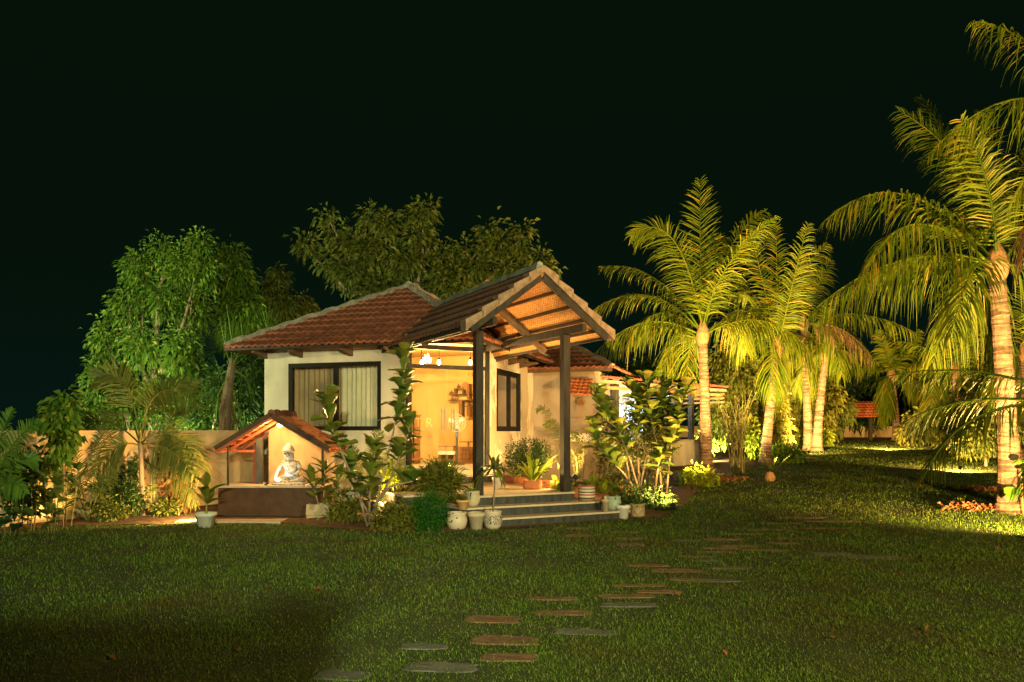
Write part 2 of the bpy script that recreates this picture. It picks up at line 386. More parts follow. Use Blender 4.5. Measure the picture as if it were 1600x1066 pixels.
class MB:
    def __init__(s):
        s.v = []; s.f = []; s.m = []; s.n = 0
    def add(s, verts, faces, mi=0):
        verts = np.asarray(verts, float).reshape(-1, 3)
        s.v.append(verts)
        for f in faces: s.f.append([i + s.n for i in f]); s.m.append(mi)
        s.n += len(verts)
    def box(s, c, size, ax=None, mi=0):
        """box about c; ax: rows of the three axes"""
        ax = np.eye(3) if ax is None else np.asarray(ax, float)
        h = np.asarray(size, float) / 2
        vs = [np.asarray(c, float) + sx * h[0] * ax[0] + sy * h[1] * ax[1] + sz * h[2] * ax[2]
              for sz in (-1, 1) for sx, sy in ((-1, -1), (1, -1), (1, 1), (-1, 1))]
        s.add(vs, [(3, 2, 1, 0), (4, 5, 6, 7), (0, 1, 5, 4), (1, 2, 6, 5), (2, 3, 7, 6), (3, 0, 4, 7)], mi)
    def beam(s, p0, p1, w, h, up=(0, 0, 1), mi=0):
        p0, p1 = np.asarray(p0, float), np.asarray(p1, float)
        t = p1 - p0; L = np.linalg.norm(t); t = t / L
        sd = nrm(np.cross(t, up)); u = np.cross(sd, t)
        s.box((p0 + p1) / 2, (L, w, h), (t, sd, u), mi)
    def prism(s, poly, z0, z1, mi=0):
        n = len(poly)
        vs = [(p[0], p[1], z0) for p in poly] + [(p[0], p[1], z1) for p in poly]
        fs = [tuple(range(n))[::-1], tuple(range(n, 2 * n))] + [(i, (i + 1) % n, n + (i + 1) % n, n + i) for i in range(n)]
        s.add(vs, fs, mi)
    def slab(s, quad, th, mi=0):
        """polygon in space given thickness th along its normal"""
        q = np.asarray(quad, float); nn = nrm(np.cross(q[1] - q[0], q[2] - q[0])); n = len(q)
        vs = list(q) + list(q + nn * th)
        s.add(vs, [tuple(range(n))[::-1], tuple(range(n, 2 * n))] + [(i, (i + 1) % n, n + (i + 1) % n, n + i) for i in range(n)], mi)
    def tube(s, pts, rad, n=8, cap=True, mi=0, ring=None):
        pts = np.asarray(pts, float); k = len(pts)
        rad = np.broadcast_to(np.asarray(rad, float), (k,))
        ref = np.array([0.13, 0.99, 0.05]); base = s.n; vs = []
        T = np.gradient(pts, axis=0)
        for i in range(k):
            t = nrm(T[i]); a = np.cross(t, ref)
            if np.linalg.norm(a) < 1e-3: a = np.cross(t, (1, 0, 0))
            a = nrm(a); b = np.cross(t, a)
            an = np.arange(n) * 2 * math.pi / n
            vs.append(pts[i] + rad[i] * (np.cos(an)[:, None] * a + np.sin(an)[:, None] * b))
        vs = np.concatenate(vs)
        s.v.append(vs); s.n += len(vs)
        for i in range(k - 1):
            for j in range(n):
                s.f.append([base + i * n + j, base + i * n + (j + 1) % n, base + (i + 1) * n + (j + 1) % n, base + (i + 1) * n + j])
                s.m.append(mi if ring is None else ring[i])
        if cap:
            s.f.append([base + j for j in range(n)][::-1]); s.m.append(mi)
            s.f.append([base + (k - 1) * n + j for j in range(n)]); s.m.append(mi)
    def lathe(s, prof, c, n=20, mi=0, sq=None):
        """prof: (radius, height) pairs"""
        base = s.n; vs = []
        an = np.arange(n) * 2 * math.pi / n
        ca, sa = np.cos(an), np.sin(an)
        if sq:
            e = 1.0 / np.maximum(np.abs(ca), np.abs(sa)); ca, sa = ca * (1 + sq * (e - 1)), sa * (1 + sq * (e - 1))
        for r, z in prof:
            vs.append(np.stack([c[0] + r * ca, c[1] + r * sa, np.full(n, c[2] + z)], 1))
        vs = np.concatenate(vs); s.v.append(vs); s.n += len(vs)
        for i in range(len(prof) - 1):
            for j in range(n):
                s.f.append([base + i * n + j, base + i * n + (j + 1) % n, base + (i + 1) * n + (j + 1) % n, base + (i + 1) * n + j]); s.m.append(mi)
        s.f.append([base + j for j in range(n)][::-1]); s.m.append(mi)
    def ball(s, c, r, n=10, m=7, mi=0):
        r = np.broadcast_to(np.asarray(r, float), (3,))
        vs = []; base = s.n
        for i in range(m + 1):
            th = math.pi * i / m
            for j in range(n):
                ph = 2 * math.pi * j / n
                vs.append((c[0] + r[0] * math.sin(th) * math.cos(ph), c[1] + r[1] * math.sin(th) * math.sin(ph), c[2] - r[2] * math.cos(th)))
        s.v.append(np.array(vs)); s.n += len(vs)
        for i in range(m):
            for j in range(n):
                s.f.append([base + i * n + j, base + i * n + (j + 1) % n, base + (i + 1) * n + (j + 1) % n, base + (i + 1) * n + j]); s.m.append(mi)
    def mesh(s, name, mats, origin=(0, 0, 0), smooth=False):
        V = np.concatenate(s.v) - np.asarray(origin, float)
        me = bpy.data.meshes.new(name)
        me.from_pydata(V.tolist(), [], s.f)
        for m in (mats if isinstance(mats, (list, tuple)) else [mats]): me.materials.append(m)
        if max(s.m) > 0: me.polygons.foreach_set('material_index', s.m)
        if smooth: me.polygons.foreach_set('use_smooth', [True] * len(me.polygons))
        me.update()
        return me
    def build(s, name, mats, parent=None, smooth=False):
        org = root_loc(parent)
        o = bpy.data.objects.new(name, s.mesh(name, mats, org, smooth))
        COL.objects.link(o)
        if parent is not None: o.parent = parent
        return o

def root_loc(p):
    if p is None: return (0, 0, 0)
    while p.parent is not None: p = p.parent
    return tuple(p.location)

def tag(o, label=None, cat=None, group=None, kind=None):
    if label: o['label'] = label
    if cat: o['category'] = cat
    if group: o['group'] = group
    if kind: o['kind'] = kind
    return o

def thing(name, label, cat, loc, group=None):
    o = bpy.data.objects.new(name, None)
    o.empty_display_size = 0.2
    o.location = [float(c) for c in loc]
    COL.objects.link(o)
    return tag(o, label, cat, group)

def trimesh(name, V, T, mat, parent=None, smooth=False):
    """numpy triangle soup as one mesh object"""
    V = np.asarray(V, np.float32) - np.asarray(root_loc(parent), np.float32)
    T = np.asarray(T, np.int32)
    me = bpy.data.meshes.new(name)
    me.vertices.add(len(V)); me.vertices.foreach_set('co', V.ravel())
    me.loops.add(T.size); me.loops.foreach_set('vertex_index', T.ravel())
    me.polygons.add(len(T)); me.polygons.foreach_set('loop_start', np.arange(0, T.size, 3, dtype=np.int32))
    me.materials.append(mat)
    if smooth: me.polygons.foreach_set('use_smooth', np.ones(len(T), bool))
    me.update(calc_edges=True)
    o = bpy.data.objects.new(name, me); COL.objects.link(o)
    if parent is not None: o.parent = parent
    return o

def normalize(A):
    return A / (np.linalg.norm(A, axis=1, keepdims=True) + 1e-9)

# ------------------------------------------------------------------ foliage helpers
def leaf_soup(base, dirs, length, width, nfac=0.5, fold=0.25, sag=0.25):
    """diamond leaves folded on the midrib and sagging at the tip: 6 vertices, 6 triangles each"""
    n = len(base)
    D = normalize(dirs)
    rnd = normalize(rng.normal(size=(n, 3)) + np.array([0, 0, nfac * 2]))
    S = normalize(np.cross(D, rnd)); N = np.cross(S, D)
    L = np.broadcast_to(np.asarray(length, float), (n,))[:, None]; Wd = np.broadcast_to(np.asarray(width, float), (n,))[:, None]
    down = np.array([0, 0, -1.0])
    mid = base + D * L * 0.5 + down * L * sag * 0.25
    tip = base + D * L + down * L * sag
    q = base + D * L * 0.42
    l = q + S * Wd * 0.5 + N * Wd * fold; r = q - S * Wd * 0.5 + N * Wd * fold
    V = np.stack([base, l, mid, r, tip], 1).reshape(-1, 3)
    o = (np.arange(n) * 5)[:, None, None]
    T = (np.array([[0, 2, 1], [1, 2, 4], [0, 3, 2], [2, 3, 4]])[None] + o).reshape(-1, 3)
    return V, T

def clump_sites(clumps, n, per=6, inner=0.3):
    """leaf sites gathered in sprigs through the volume of several ellipsoids; returns base points and directions"""
    C = np.array([c[:3] for c in clumps]); R = np.array([c[3:6] for c in clumps])
    vol = (R[:, 0] * R[:, 1] * R[:, 2]) ** 0.75
    k = max(1, n // per)
    idx = rng.choice(len(clumps), size=k, p=vol / vol.sum())
    u = normalize(rng.normal(size=(k, 3)))
    rr = np.where(rng.random(k) < inner, rng.random(k) ** 0.5 * 0.75, 0.72 + 0.36 * rng.random(k))[:, None]
    cen = C[idx] + u * R[idx] * rr
    out = u
    cen = np.repeat(cen, per, 0); out = np.repeat(out, per, 0)
    return cen, out

def leaf_cloud(name, clumps, n, length, width, mat, parent, droop=0.7, spread=0.09, per=6, inner=0.3, sag=0.3, outw=0.55):
    cen, out = clump_sites(clumps, n, per, inner)
    m = len(cen)
    j = rng.normal(size=(m, 3))
    base = cen + j * spread
    dirs = out * outw + j * 0.6 + np.array([0, 0, -droop])
    L = length * (0.7 + 0.6 * rng.random(m)); Wd = width * (0.75 + 0.5 * rng.random(m))
    V, T = leaf_soup(base, dirs, L, Wd, sag=sag)
    return trimesh(name, V, T, mat, parent)

def pxclumps(cl, d, dd=1.0):
    """ellipsoids from (px, py, rx, ry[, depth offset]) seen at depth d"""
    res = []
    for c in cl:
        off = c[4] if len(c) > 4 else 0.0
        p = W(c[0], c[1], d + off); s = (d + off) / F
        res.append((p[0], p[1], p[2], c[2] * s, max(c[2], c[3]) * s * dd, c[3] * s))
    return res

def frond(p0, pc, p2, nl, leaf_len, leaf_w, droop, mat, parent, rr=0.022, start=0.14, side_ref=None, vee=0.15, name='frond', mat2=None):
    """pinnate palm leaf: a rachis on a quadratic curve, two rows of hanging leaflets"""
    p0, pc, p2 = (np.asarray(p, float) for p in (p0, pc, p2))
    def B(t): t = t[:, None]; return (1 - t) ** 2 * p0 + 2 * t * (1 - t) * pc + t * t * p2
    def dB(t): t = t[:, None]; return 2 * (1 - t) * (pc - p0) + 2 * t * (p2 - pc)
    ts = np.linspace(0, 1, 13)
    mb = MB(); mb.tube(B(ts), rr * (1 - 0.82 * ts), 5)
    Vr = np.concatenate(mb.v); Tr = []
    for f in mb.f:
        for i in range(1, len(f) - 1): Tr.append((f[0], f[i], f[i + 1]))
    t = np.concatenate([np.linspace(start, 0.995, nl)] * 2); n = len(t)
    t = np.clip(t + rng.normal(size=n) * 0.004, 0, 1)
    sgn = np.concatenate([np.ones(nl), -np.ones(nl)])[:, None]
    base = B(t); Tn = normalize(dB(t))
    ref = np.array([0, 0, 1.0]) if side_ref is None else np.asarray(side_ref, float)
    S = np.cross(Tn, ref)
    S = normalize(S + 1e-4 * np.array([1, .3, 0])); N = np.cross(S, Tn)
    env = (0.5 + 0.5 * np.sin(np.pi * np.clip(t, 0, 1) ** 0.75)) * np.where(t > 0.85, 1 - (t - 0.85) * 3.2, 1)
    L = (leaf_len * env * (0.75 + 0.4 * rng.random(n)))[:, None]
    keep = rng.random(n) > 0.10
    fw = (0.35 + 0.75 * t)[:, None]
    D = normalize(Tn * fw + sgn * S * 0.9 + N * vee + rng.normal(size=(n, 3)) * 0.10)
    wv = normalize(Tn - D * (Tn * D).sum(1, keepdims=True))
    dn = np.array([0, 0, -1.0])
    dr = (droop * 1.3 * (0.6 + 0.8 * rng.random(n)))[:, None]
    def pt(u): return base + D * L * u * (1 - 0.25 * dr * u) + dn * L * dr * u * u
    w = leaf_w * (0.8 + 0.4 * rng.random(n))[:, None]
    a, b, c, tip = pt(0.0), pt(0.4), pt(0.75), pt(1.0)
    V = np.stack([a - wv * w * .25, a + wv * w * .25, b - wv * w * .5, b + wv * w * .5, c - wv * w * .36, c + wv * w * .36, tip], 1)[keep]
    k = len(V)
    T = (np.array([[0, 1, 3], [0, 3, 2], [2, 3, 5], [2, 5, 4], [4, 5, 6]])[None] + (np.arange(k) * 7)[:, None, None]).reshape(-1, 3)
    V = np.concatenate([V.reshape(-1, 3), Vr]); T = np.concatenate([T, np.array(Tr) + k * 7])
    return trimesh(name, V, T, mat, parent)

def strap(p0, direction, length, width, droop, seg=6, fold=0.15):
    """one strap leaf (blade) as vertices and faces"""
    d = nrm(direction); s = nrm(np.cross(d, (0, 0, 1)) + np.array([1e-4, 0, 0])); n = np.cross(s, d)
    vs = []; fs = []
    for i in range(seg + 1):
        u = i / seg
        c = np.asarray(p0) + d * length * u * (1 - 0.2 * droop * u) + np.array([0, 0, -1.0]) * length * droop * u * u
        w = width * (0.55 + 0.9 * u - 1.4 * u * u) if i < seg else 0.002
        vs += [c - s * w * .5 + n * w * fold, c - n * w * 0.0, c + s * w * .5 + n * w * fold]
    for i in range(seg):
        a = i * 3
        fs += [(a, a + 1, a + 4, a + 3), (a + 1, a + 2, a + 5, a + 4)]
    return vs, fs

def blades(c, n, length, width, mat, parent, elev=(35, 85), droop=0.5, spread=0.03, name='foliage', single=False, lname='leaf', seg=6):
    """rosette of strap leaves, as one tuft or with each leaf a mesh of its own"""
    mb = MB()
    for i in range(n):
        az = 2.399963 * i + random.uniform(-.3, .3); el = math.radians(random.uniform(*elev))
        dr = (math.cos(az) * math.cos(el), math.sin(az) * math.cos(el), math.sin(el))
        p = np.asarray(c) + np.array([math.cos(az), math.sin(az), 0]) * random.uniform(0, spread)
        q = strap(p, dr, length * random.uniform(.65, 1.1), width * random.uniform(.8, 1.2), droop * random.uniform(.4, 1.3), seg)
        if single:
            m1 = MB(); m1.add(*q); m1.build(lname, mat, parent, smooth=True)
        else:
            mb.add(*q)
    if not single: return mb.build(name, mat, parent)

def broadleaf_mesh(name, mat, kind='fiddle', bend=0.25):
    """one large leaf, length 1 along +Y, facing +Z"""
    if kind == 'fiddle': out = [(0, .03), (.12, .13), (.3, .2), (.45, .22), (.65, .34), (.82, .34), (.94, .22), (1.0, .02)]
    elif kind == 'lance': out = [(0, .03), (.15, .12), (.35, .2), (.55, .2), (.75, .14), (.9, .07), (1.0, .005)]
    else: out = [(0, .06), (.08, .3), (.25, .42), (.45, .4), (.65, .3), (.85, .14), (1.0, .005)]      # heart
    vs = []; fs = []
    for y, w in out:
        z = -bend * y * y
        wav = 0.025 * math.sin(y * 17)
        vs += [(-w, y, z + w * .28 + wav), (-w * .5, y, z + w * .06), (0, y, z - 0.02), (w * .5, y, z + w * .06), (w, y, z + w * .28 - wav)]
    for i in range(len(out) - 1):
        for j in range(4):
            a = i * 5 + j; fs.append((a, a + 1, a + 6, a + 5))
    me = bpy.data.meshes.new(name); me.from_pydata(vs, [], fs); me.materials.append(mat)
    me.polygons.foreach_set('use_smooth', [True] * len(fs)); me.update()
    return me

LEAFMESH = {}
def leafmesh(kind, matname):
    key = (kind, matname)
    if key not in LEAFMESH:
        LEAFMESH[key] = [broadleaf_mesh('leaf', M[matname], kind, b) for b in (0.1, 0.3, 0.5)]
    return LEAFMESH[key]

def place_leaf(kind, matname, base, direction, size, parent, roll=0.0, name='leaf'):
    d = Vector(nrm(direction)); s = d.cross(Vector((0, 0, 1)))
    if s.length < 1e-3: s = Vector((1, 0, 0))
    s.normalize(); n = s.cross(d)
    R = Matrix((s, d, n)).transposed().to_4x4() @ Matrix.Rotation(roll, 4, 'Y')
    o = bpy.data.objects.new(name, random.choice(leafmesh(kind, matname)))
    COL.objects.link(o)
    o.parent = parent
    o.matrix_local = Matrix.Translation(Vector(base) - Vector(root_loc(parent))) @ R @ Matrix.Diagonal((size, size, size, 1))
    return o

# ================================================================== THE SETTING
# ground: one sheet to the horizon, rising gently towards the palms
xs = np.concatenate([[-300, -120, -60], np.arange(-30, 40.1, 1.0), [70, 130, 300]])
ys = np.concatenate([[-120, -40], np.arange(-14, 60.1, 1.0), [90, 150, 300]])
gx, gy = np.meshgrid(xs, ys)
gv = np.stack([gx, gy, gz(gx, gy)], -1).reshape(-1, 3)
nx = len(xs)
mb = MB(); mb.add(gv, [(j * nx + i, j * nx + i + 1, (j + 1) * nx + i + 1, (j + 1) * nx + i) for j in range(len(ys) - 1) for i in range(nx - 1)])
tag(mb.build('ground', M['lawn'], smooth=True), kind='structure')

# edge of the lawn against the planting beds (left: y limit by x; right: x limit by y)
LX = np.array([-12, -7.6, -6.9, -5.6, -5.3, -3.8, -3.5, -2.5, -1.9, -1.0, 0.0, 1.9, 2.7, 3.4, 4.7, 6.4, 8.4, 10.6, 12.4, 13.6, 40])
LY = np.array([9.0, 11.2, 12.0, 12.15, 12.2, 12.2, 12.3, 11.5, 11.2, 11.25, 11.7, 12.75, 13.1, 15.0, 18.6, 21.8, 25.6, 32.5, 38.0, 43.5, 44.5])
def on_lawn(x, y): return y < np.interp(x, LX, LY)
bed = MB(); vs = []; fs = []
bx = np.concatenate([np.arange(-12, 14.01, 0.5), [18, 26, 40]])
for x in bx:
    y0 = float(np.interp(x, LX, LY)) + 0.05 * math.sin(x * 7)
    for k in range(9):
        y = y0 + (60 - y0) * (k / 8) ** 2
        vs.append((x, y, float(gz(x, y)) + 0.012 + (0.05 if 0 < k < 8 else 0)))
for i in range(len(bx) - 1):
    for k in range(8):
        a = i * 9 + k; fs.append((a, a + 9, a + 10, a + 1))
bed.add(vs, fs)
tag(bed.build('planting_bed', M['bed'], smooth=True), kind='structure')

# ------------------------------------------------------------------ clay tile roofs
def tile_slope(name, e0, e1, r0, r1, mat, parent, course=0.32, wave=0.15, amp=0.022, lip=0.05):
    """courses of corrugated clay tiles on the plane eave e0-e1, ridge r0-r1 (points may coincide): each course laps the one below"""
    e0, e1, r0, r1 = (np.asarray(p, float) for p in (e0, e1, r0, r1))
    ex = nrm(e1 - e0); nn = nrm(np.cross(ex, (r0 + r1) / 2 - (e0 + e1) / 2))
    if nn[2] < 0: nn = -nn
    up = np.cross(nn, ex)
    if up.dot(r0 - e0) < 0: up = -up
    S = (r0 - e0).dot(up); n = max(1, int(round(S / course))); c = S / n
    xa, xb = 0.0, (e1 - e0).dot(ex); ra, rb = (r0 - e0).dot(ex), (r1 - e0).dot(ex)
    step = wave / 4.0
    lo, hi = min(xa, ra), max(xb, rb)
    grid = np.arange(lo, hi + step, step)
    wv = amp * (np.cos(2 * math.pi * grid / wave) * 0.7 + 0.3 * np.cos(4 * math.pi * grid / wave))
    mb = MB()
    for j in range(n):
        s0, s1 = j * c - 0.03, min((j + 1) * c + 0.02, S)
        f0, f1 = max(s0, 0) / S, s1 / S
        x0 = np.clip(grid, xa + (ra - xa) * f0, xb + (rb - xb) * f0); x1 = np.clip(grid, xa + (ra - xa) * f1, xb + (rb - xb) * f1)
        h = random.uniform(-.003, .003)
        jit = np.repeat(rng.normal(size=len(grid) // 8 + 2) * 0.004, 8)[:len(grid)]
        A = e0 + ex * x0[:, None] + up * s0 + nn * (wv + h + jit)[:, None]
        Bt = e0 + ex * x0[:, None] + up * s0 + nn * (wv + lip + h + jit)[:, None]
        Ct = e0 + ex * x1[:, None] + up * s1 + nn * (wv + 0.004)[:, None]
        k = len(grid)
        fcs = []
        for i in range(k - 1):
            if x0[i + 1] - x0[i] < 1e-5 and x1[i + 1] - x1[i] < 1e-5: continue
            fcs += [(i, i + 1, k + i + 1, k + i), (k + i, k + i + 1, 2 * k + i + 1, 2 * k + i)]
        mb.add(np.concatenate([A, Bt, Ct]), fcs)
    o = mb.build(name, mat, parent, smooth=False)
    o['kind'] = 'stuff'
    return o

def cap_line(name, p0, p1, w, h, mat, parent, n=24, ends=0.0):
    """mortar-bedded ridge or hip capping, uneven along its length"""
    p0, p1 = np.asarray(p0, float), np.asarray(p1, float)
    t = nrm(p1 - p0); s = nrm(np.cross(t, (0, 0, 1))); u = np.cross(s, t)
    vs = []; fs = []
    for i in range(n + 1):
        c = p0 + (p1 - p0) * i / n
        ww = w * (1 + random.uniform(-.14, .14)); hh = h * (1 + random.uniform(-.18, .18)) + (0.02 if (i // 2) % 2 else 0)
        vs += [c - s * ww - u * .05, c - s * ww * .6 + u * hh * .7, c + u * hh, c + s * ww * .6 + u * hh * .7, c + s * ww - u * .05]
    for i in range(n):
        for j in range(4):
            a = i * 5 + j; fs.append((a, a + 1, a + 6, a + 5))
    fs += [(0, 1, 2, 3, 4), tuple(n * 5 + k for k in (4, 3, 2, 1, 0))]
    mb = MB(); mb.add(vs, fs)
    return mb.build(name, mat, parent)

# ------------------------------------------------------------------ the house
EZ = 3.17                       # eave height
UL, VB = 4.40, 5.0              # far ends of the two walls
OV = 0.55                       # eave overhang
C0u, C1v = 1.228, 1.228         # the corner between the walls is cut off for the entrance
FL = 0.75                       # floor level
AX = (np.array([*HU, 0]), np.array([*HB, 0]), np.array([0, 0, 1.0]))
house = thing('house', 'cream plastered cottage with red tiled hip roof and lit glass entrance', 'house', H(2.2, 2.4, 0))

def wall_box(mb, u0, u1, v0, v1, z0, z1, mi=0):
    mb.box(H((u0 + u1) / 2, (v0 + v1) / 2, (z0 + z1) / 2), (abs(u1 - u0), abs(v1 - v0), z1 - z0), AX, mi)

# front wall with its wide window
wu0, wu1, wz0, wz1 = 1.735, 3.835, 1.49, 2.86
mb = MB()
wall_box(mb, C0u, wu0, 0, .2, -.05, 3.2); wall_box(mb, wu1, UL, 0, .2, -.05, 3.2)
wall_box(mb, wu0, wu1, 0, .2, -.05, wz0); wall_box(mb, wu0, wu1, 0, .2, wz1, 3.2)
mb.build('wall', M['plaster'], house)
mb = MB(); wall_box(mb, UL - .2, UL, .2, VB, -.05, 3.2); mb.build('wall', M['plaster'], house)
mb = MB(); wall_box(mb, 0, UL, VB, VB + .2, -.05, 3.2); mb.build('wall', M['plaster'], house)
# side wall with its narrow window
sv0, sv1, sz0, sz1 = 1.228 + .803, 1.228 + 2.67, 1.47, 2.84
mb = MB()
wall_box(mb, 0, .2, C1v, sv0, -.05, 3.2); wall_box(mb, 0, .2, sv1, VB, -.05, 3.2)
wall_box(mb, 0, .2, sv0, sv1, -.05, sz0); wall_box(mb, 0, .2, sv0, sv1, sz1, 3.2)
so = mb.build('wall', M['oldplaster'], house); so['label'] = 'side wall with flaking skim coat beside the porch'

def window(u_axis, a0, a1, z0, z1, pos, fw, parent, mull, into, gl='glass'):
    """framed sliding window: frame (> sash members) and two panes"""
    def Q(a, z, off): return H(a, pos + off * into, z) if u_axis else H(pos + off * into, a, z)
    win = MB()
    dv = 0.09
    def bar(x0, x1, y0, y1, off=0.0, dep=dv):
        c = Q((x0 + x1) / 2, (y0 + y1) / 2, off)
        sz = (abs(x1 - x0), dep, y1 - y0) if u_axis else (dep, abs(x1 - x0), y1 - y0)
        win.box(c, sz, AX)
    bar(a0, a0 + fw, z0, z1); bar(a1 - fw, a1, z0, z1)
    bar(a0 + fw, a1 - fw, z1 - fw, z1); bar(a0 + fw, a1 - fw, z0, z0 + fw)
    w = win.build('window', M['frame'], parent)
    m2 = MB(); win = m2
    bar(mull - .045, mull + .045, z0 + fw, z1 - fw, 0.012, 0.07)
    m2.build('mullion', M['frame'], w)
    for x0, x1, o_ in ((a0 + fw, mull - .045, 0.02), (mull + .045, a1 - fw, 0.0)):
        m3 = MB(); win = m3; bar(x0, x1, z0 + fw, z1 - fw, o_, 0.008); m3.build('pane', M[gl], w)
    return w
fwin = window(True, wu0, wu1, wz0, wz1, 0.05, 0.085, house, (wu0 + wu1) / 2 - .02, 1)
window(False, sv0, sv1, sz0, sz1, 0.05, 0.11, house, sv0 + 1.08, 1, 'tinted')

def curtain(u0, u1, v, z0, z1, mat, label):
    n = 120; vs = []; fs = []
    for i in range(n + 1):
        t = i / n; u = u0 + (u1 - u0) * t
        w = 0.035 * math.sin(t * 62) + 0.018 * math.sin(t * 23 + 1)
        for z, k in ((z0, 1.0), (z0 + (z1 - z0) * .5, .9), (z1, .7)): vs.append(H(u, v + w * k, z))
    for i in range(n):
        for j in range(2): a = i * 3 + j; fs.append((a, a + 3, a + 4, a + 1))
    mb = MB(); mb.add(vs, fs)
    o = mb.build('curtain', M[mat], None, smooth=True)
    return tag(o, label, 'curtain')
curtain(1.68, 2.74, .30, 1.42, 2.9, 'curtainpale', 'pale pleated curtain behind the right pane of the wide front window')
curtain(2.70, 3.90, .34, 1.42, 2.9, 'curtaintan', 'tan pleated curtain behind the left pane of the wide front window')

# floor slab, ceiling, back wall of the room
pent = [H(C0u, .0, 0)[:2], H(UL - .2, .2, 0)[:2], H(UL - .2, VB, 0)[:2], H(0.0, VB, 0)[:2], H(.0, C1v, 0)[:2]]
mb = MB(); mb.prism(pent, -.05, FL); mb.build('floor', M['tread'], house)
mb = MB(); mb.prism([H(.25, 1.25, 0)[:2], H(1.25, .25, 0)[:2], H(UL - .2, .2, 0)[:2], H(UL - .2, 3.4, 0)[:2], H(.2, 3.4, 0)[:2]], 3.26, 3.31); mb.build('ceiling', M['room'], house)
mb = MB(); wall_box(mb, .2, UL - .2, 3.4, 3.5, FL, 3.26); mb.build('room_wall', M['room'], house)
mb = MB(); wall_box(mb, .2, .21, 1.3, sv0 - .02, FL, 3.26); mb.build('room_wall', M['room'], house)

# hip roof
corner = {k: H(*uv, EZ) for k, uv in dict(fl=(UL + OV, -OV), fr=(-OV, -OV), br=(-OV, VB + OV), bl=(UL + OV, VB + OV)).items()}
apf, apb = H(2.2, 2.30, 4.74), H(2.2, 2.75, 4.74)
roof = tile_slope('roof', corner['fl'], corner['fr'], apf, apf, M['tile'], house)
roof2 = tile_slope('roof', corner['br'], corner['fr'], apb, apf, M['tile'], house)
tile_slope('roof', corner['bl'], corner['fl'], apb, apf, M['tile'], house)
tile_slope('roof', corner['bl'], corner['br'], apb, apb, M['tile'], house)
for q, a in (('fl', apf), ('fr', apf), ('br', apb), ('bl', apb)):
    cap_line('hip_cap', corner[q] + np.array([0, 0, .05]), a + np.array([0, 0, .05]), .065, .055, M['cement'], house, 34)
cap_line('ridge_cap', apf + np.array([0, 0, .07]), apb + np.array([0, 0, .07]), .11, .08, M['cement'], house, 4)
# soffit boards under the tiles, fascia and rafter tails
mb = MB(); lo = np.array([0, 0, -.07])
for a, b, r0, r1 in (('fl', 'fr', apf, apf), ('fr', 'br', apf, apb), ('bl', 'fl', apb, apf), ('br', 'bl', apb, apb)):
    pa, pb = corner[a] + lo, corner[b] + lo
    q = [pa, pb, r1 + lo, r0 + lo] if np.linalg.norm(r0 - r1) > .01 else [pa, pb, r0 + lo]
    mb.add(q, [tuple(range(len(q)))])
mb.build('roof_boarding', M['rafter'], house)
for a, b in (('fl', 'fr'), ('fl', 'bl'), ('fr', 'br')):
    mb = MB(); mb.beam(corner[a] + np.array([0, 0, -.045]), corner[b] + np.array([0, 0, -.045]), .03, .045); mb.build('fascia', M['steel'], house)
def tail(p, out, along):
    mb = MB(); out = np.asarray(out); al = np.asarray(along) * .035
    prof = [p + out * -.05 + np.array([0, 0, -.02]), p + out * .46 + np.array([0, 0, -.06]), p + out * .46 + np.array([0, 0, -.10]), p + out * -.05 + np.array([0, 0, -.2])]
    mb.add([q - al for q in prof] + [q + al for q in prof], [(0, 1, 2, 3), (7, 6, 5, 4), (0, 4, 5, 1), (1, 5, 6, 2), (2, 6, 7, 3), (3, 7, 4, 0)])
    mb.build('rafter_tail', M['rafter'], house)
for u in (1.42, 2.38, 3.52, 4.36): tail(H(u, 0, 3.16), -AX[1], AX[0])
for v in (2.0, 2.9, 3.8, 4.7): tail(H(0, v, 3.16), -AX[0], AX[1])

# ------------------------------------------------------------------ entrance in the cut corner
LA = (np.array([*PL, 0]), np.array([*PA, 0]), np.array([0, 0, 1.0]))
def pbox(mb, l0, l1, a0, a1, z0, z1, mi=0):
    mb.box(P((l0 + l1) / 2, (a0 + a1) / 2, (z0 + z1) / 2), (abs(l1 - l0), abs(a1 - a0), z1 - z0), LA, mi)
DA = -3.09
for l in (-.90, .80):
    mb = MB(); pbox(mb, l, l + .09, DA - .06, DA + .05, FL, 3.2); mb.build('door_post', M['steel'], house)
mb = MB(); pbox(mb, -.82, .80, DA - .03, DA + .03, 2.72, 2.80); mb.build('transom', M['steel'], house)
mb = MB(); pbox(mb, -.82, .80, DA - .03, DA + .03, 3.10, 3.19); mb.build('lintel', M['steel'], house)
for l0, l1, hl in ((-.81, -.055, -.13), (-.045, .80, .03)):
    mb = MB(); pbox(mb, l0, l1, DA - .006, DA + .006, FL + .01, 2.71); dr = mb.build('glass_door', M['doorglass'], house)
    for hx in (hl, ) if False else ((-.175, -.115) if hl < 0 else (.035, .095)):
        mb = MB(); c = P(hx, DA + .05, 1.71); mb.tube([c + np.array([0, 0, -.22]), c + np.array([0, 0, .22])], .012, 8)
        mb.tube([c + np.array([0, 0, -.16]), P(hx, DA, 1.55)], .007, 6); mb.tube([c + np.array([0, 0, .16]), P(hx, DA, 1.87)], .007, 6)
        mb.build('handle', M['metal'], dr)
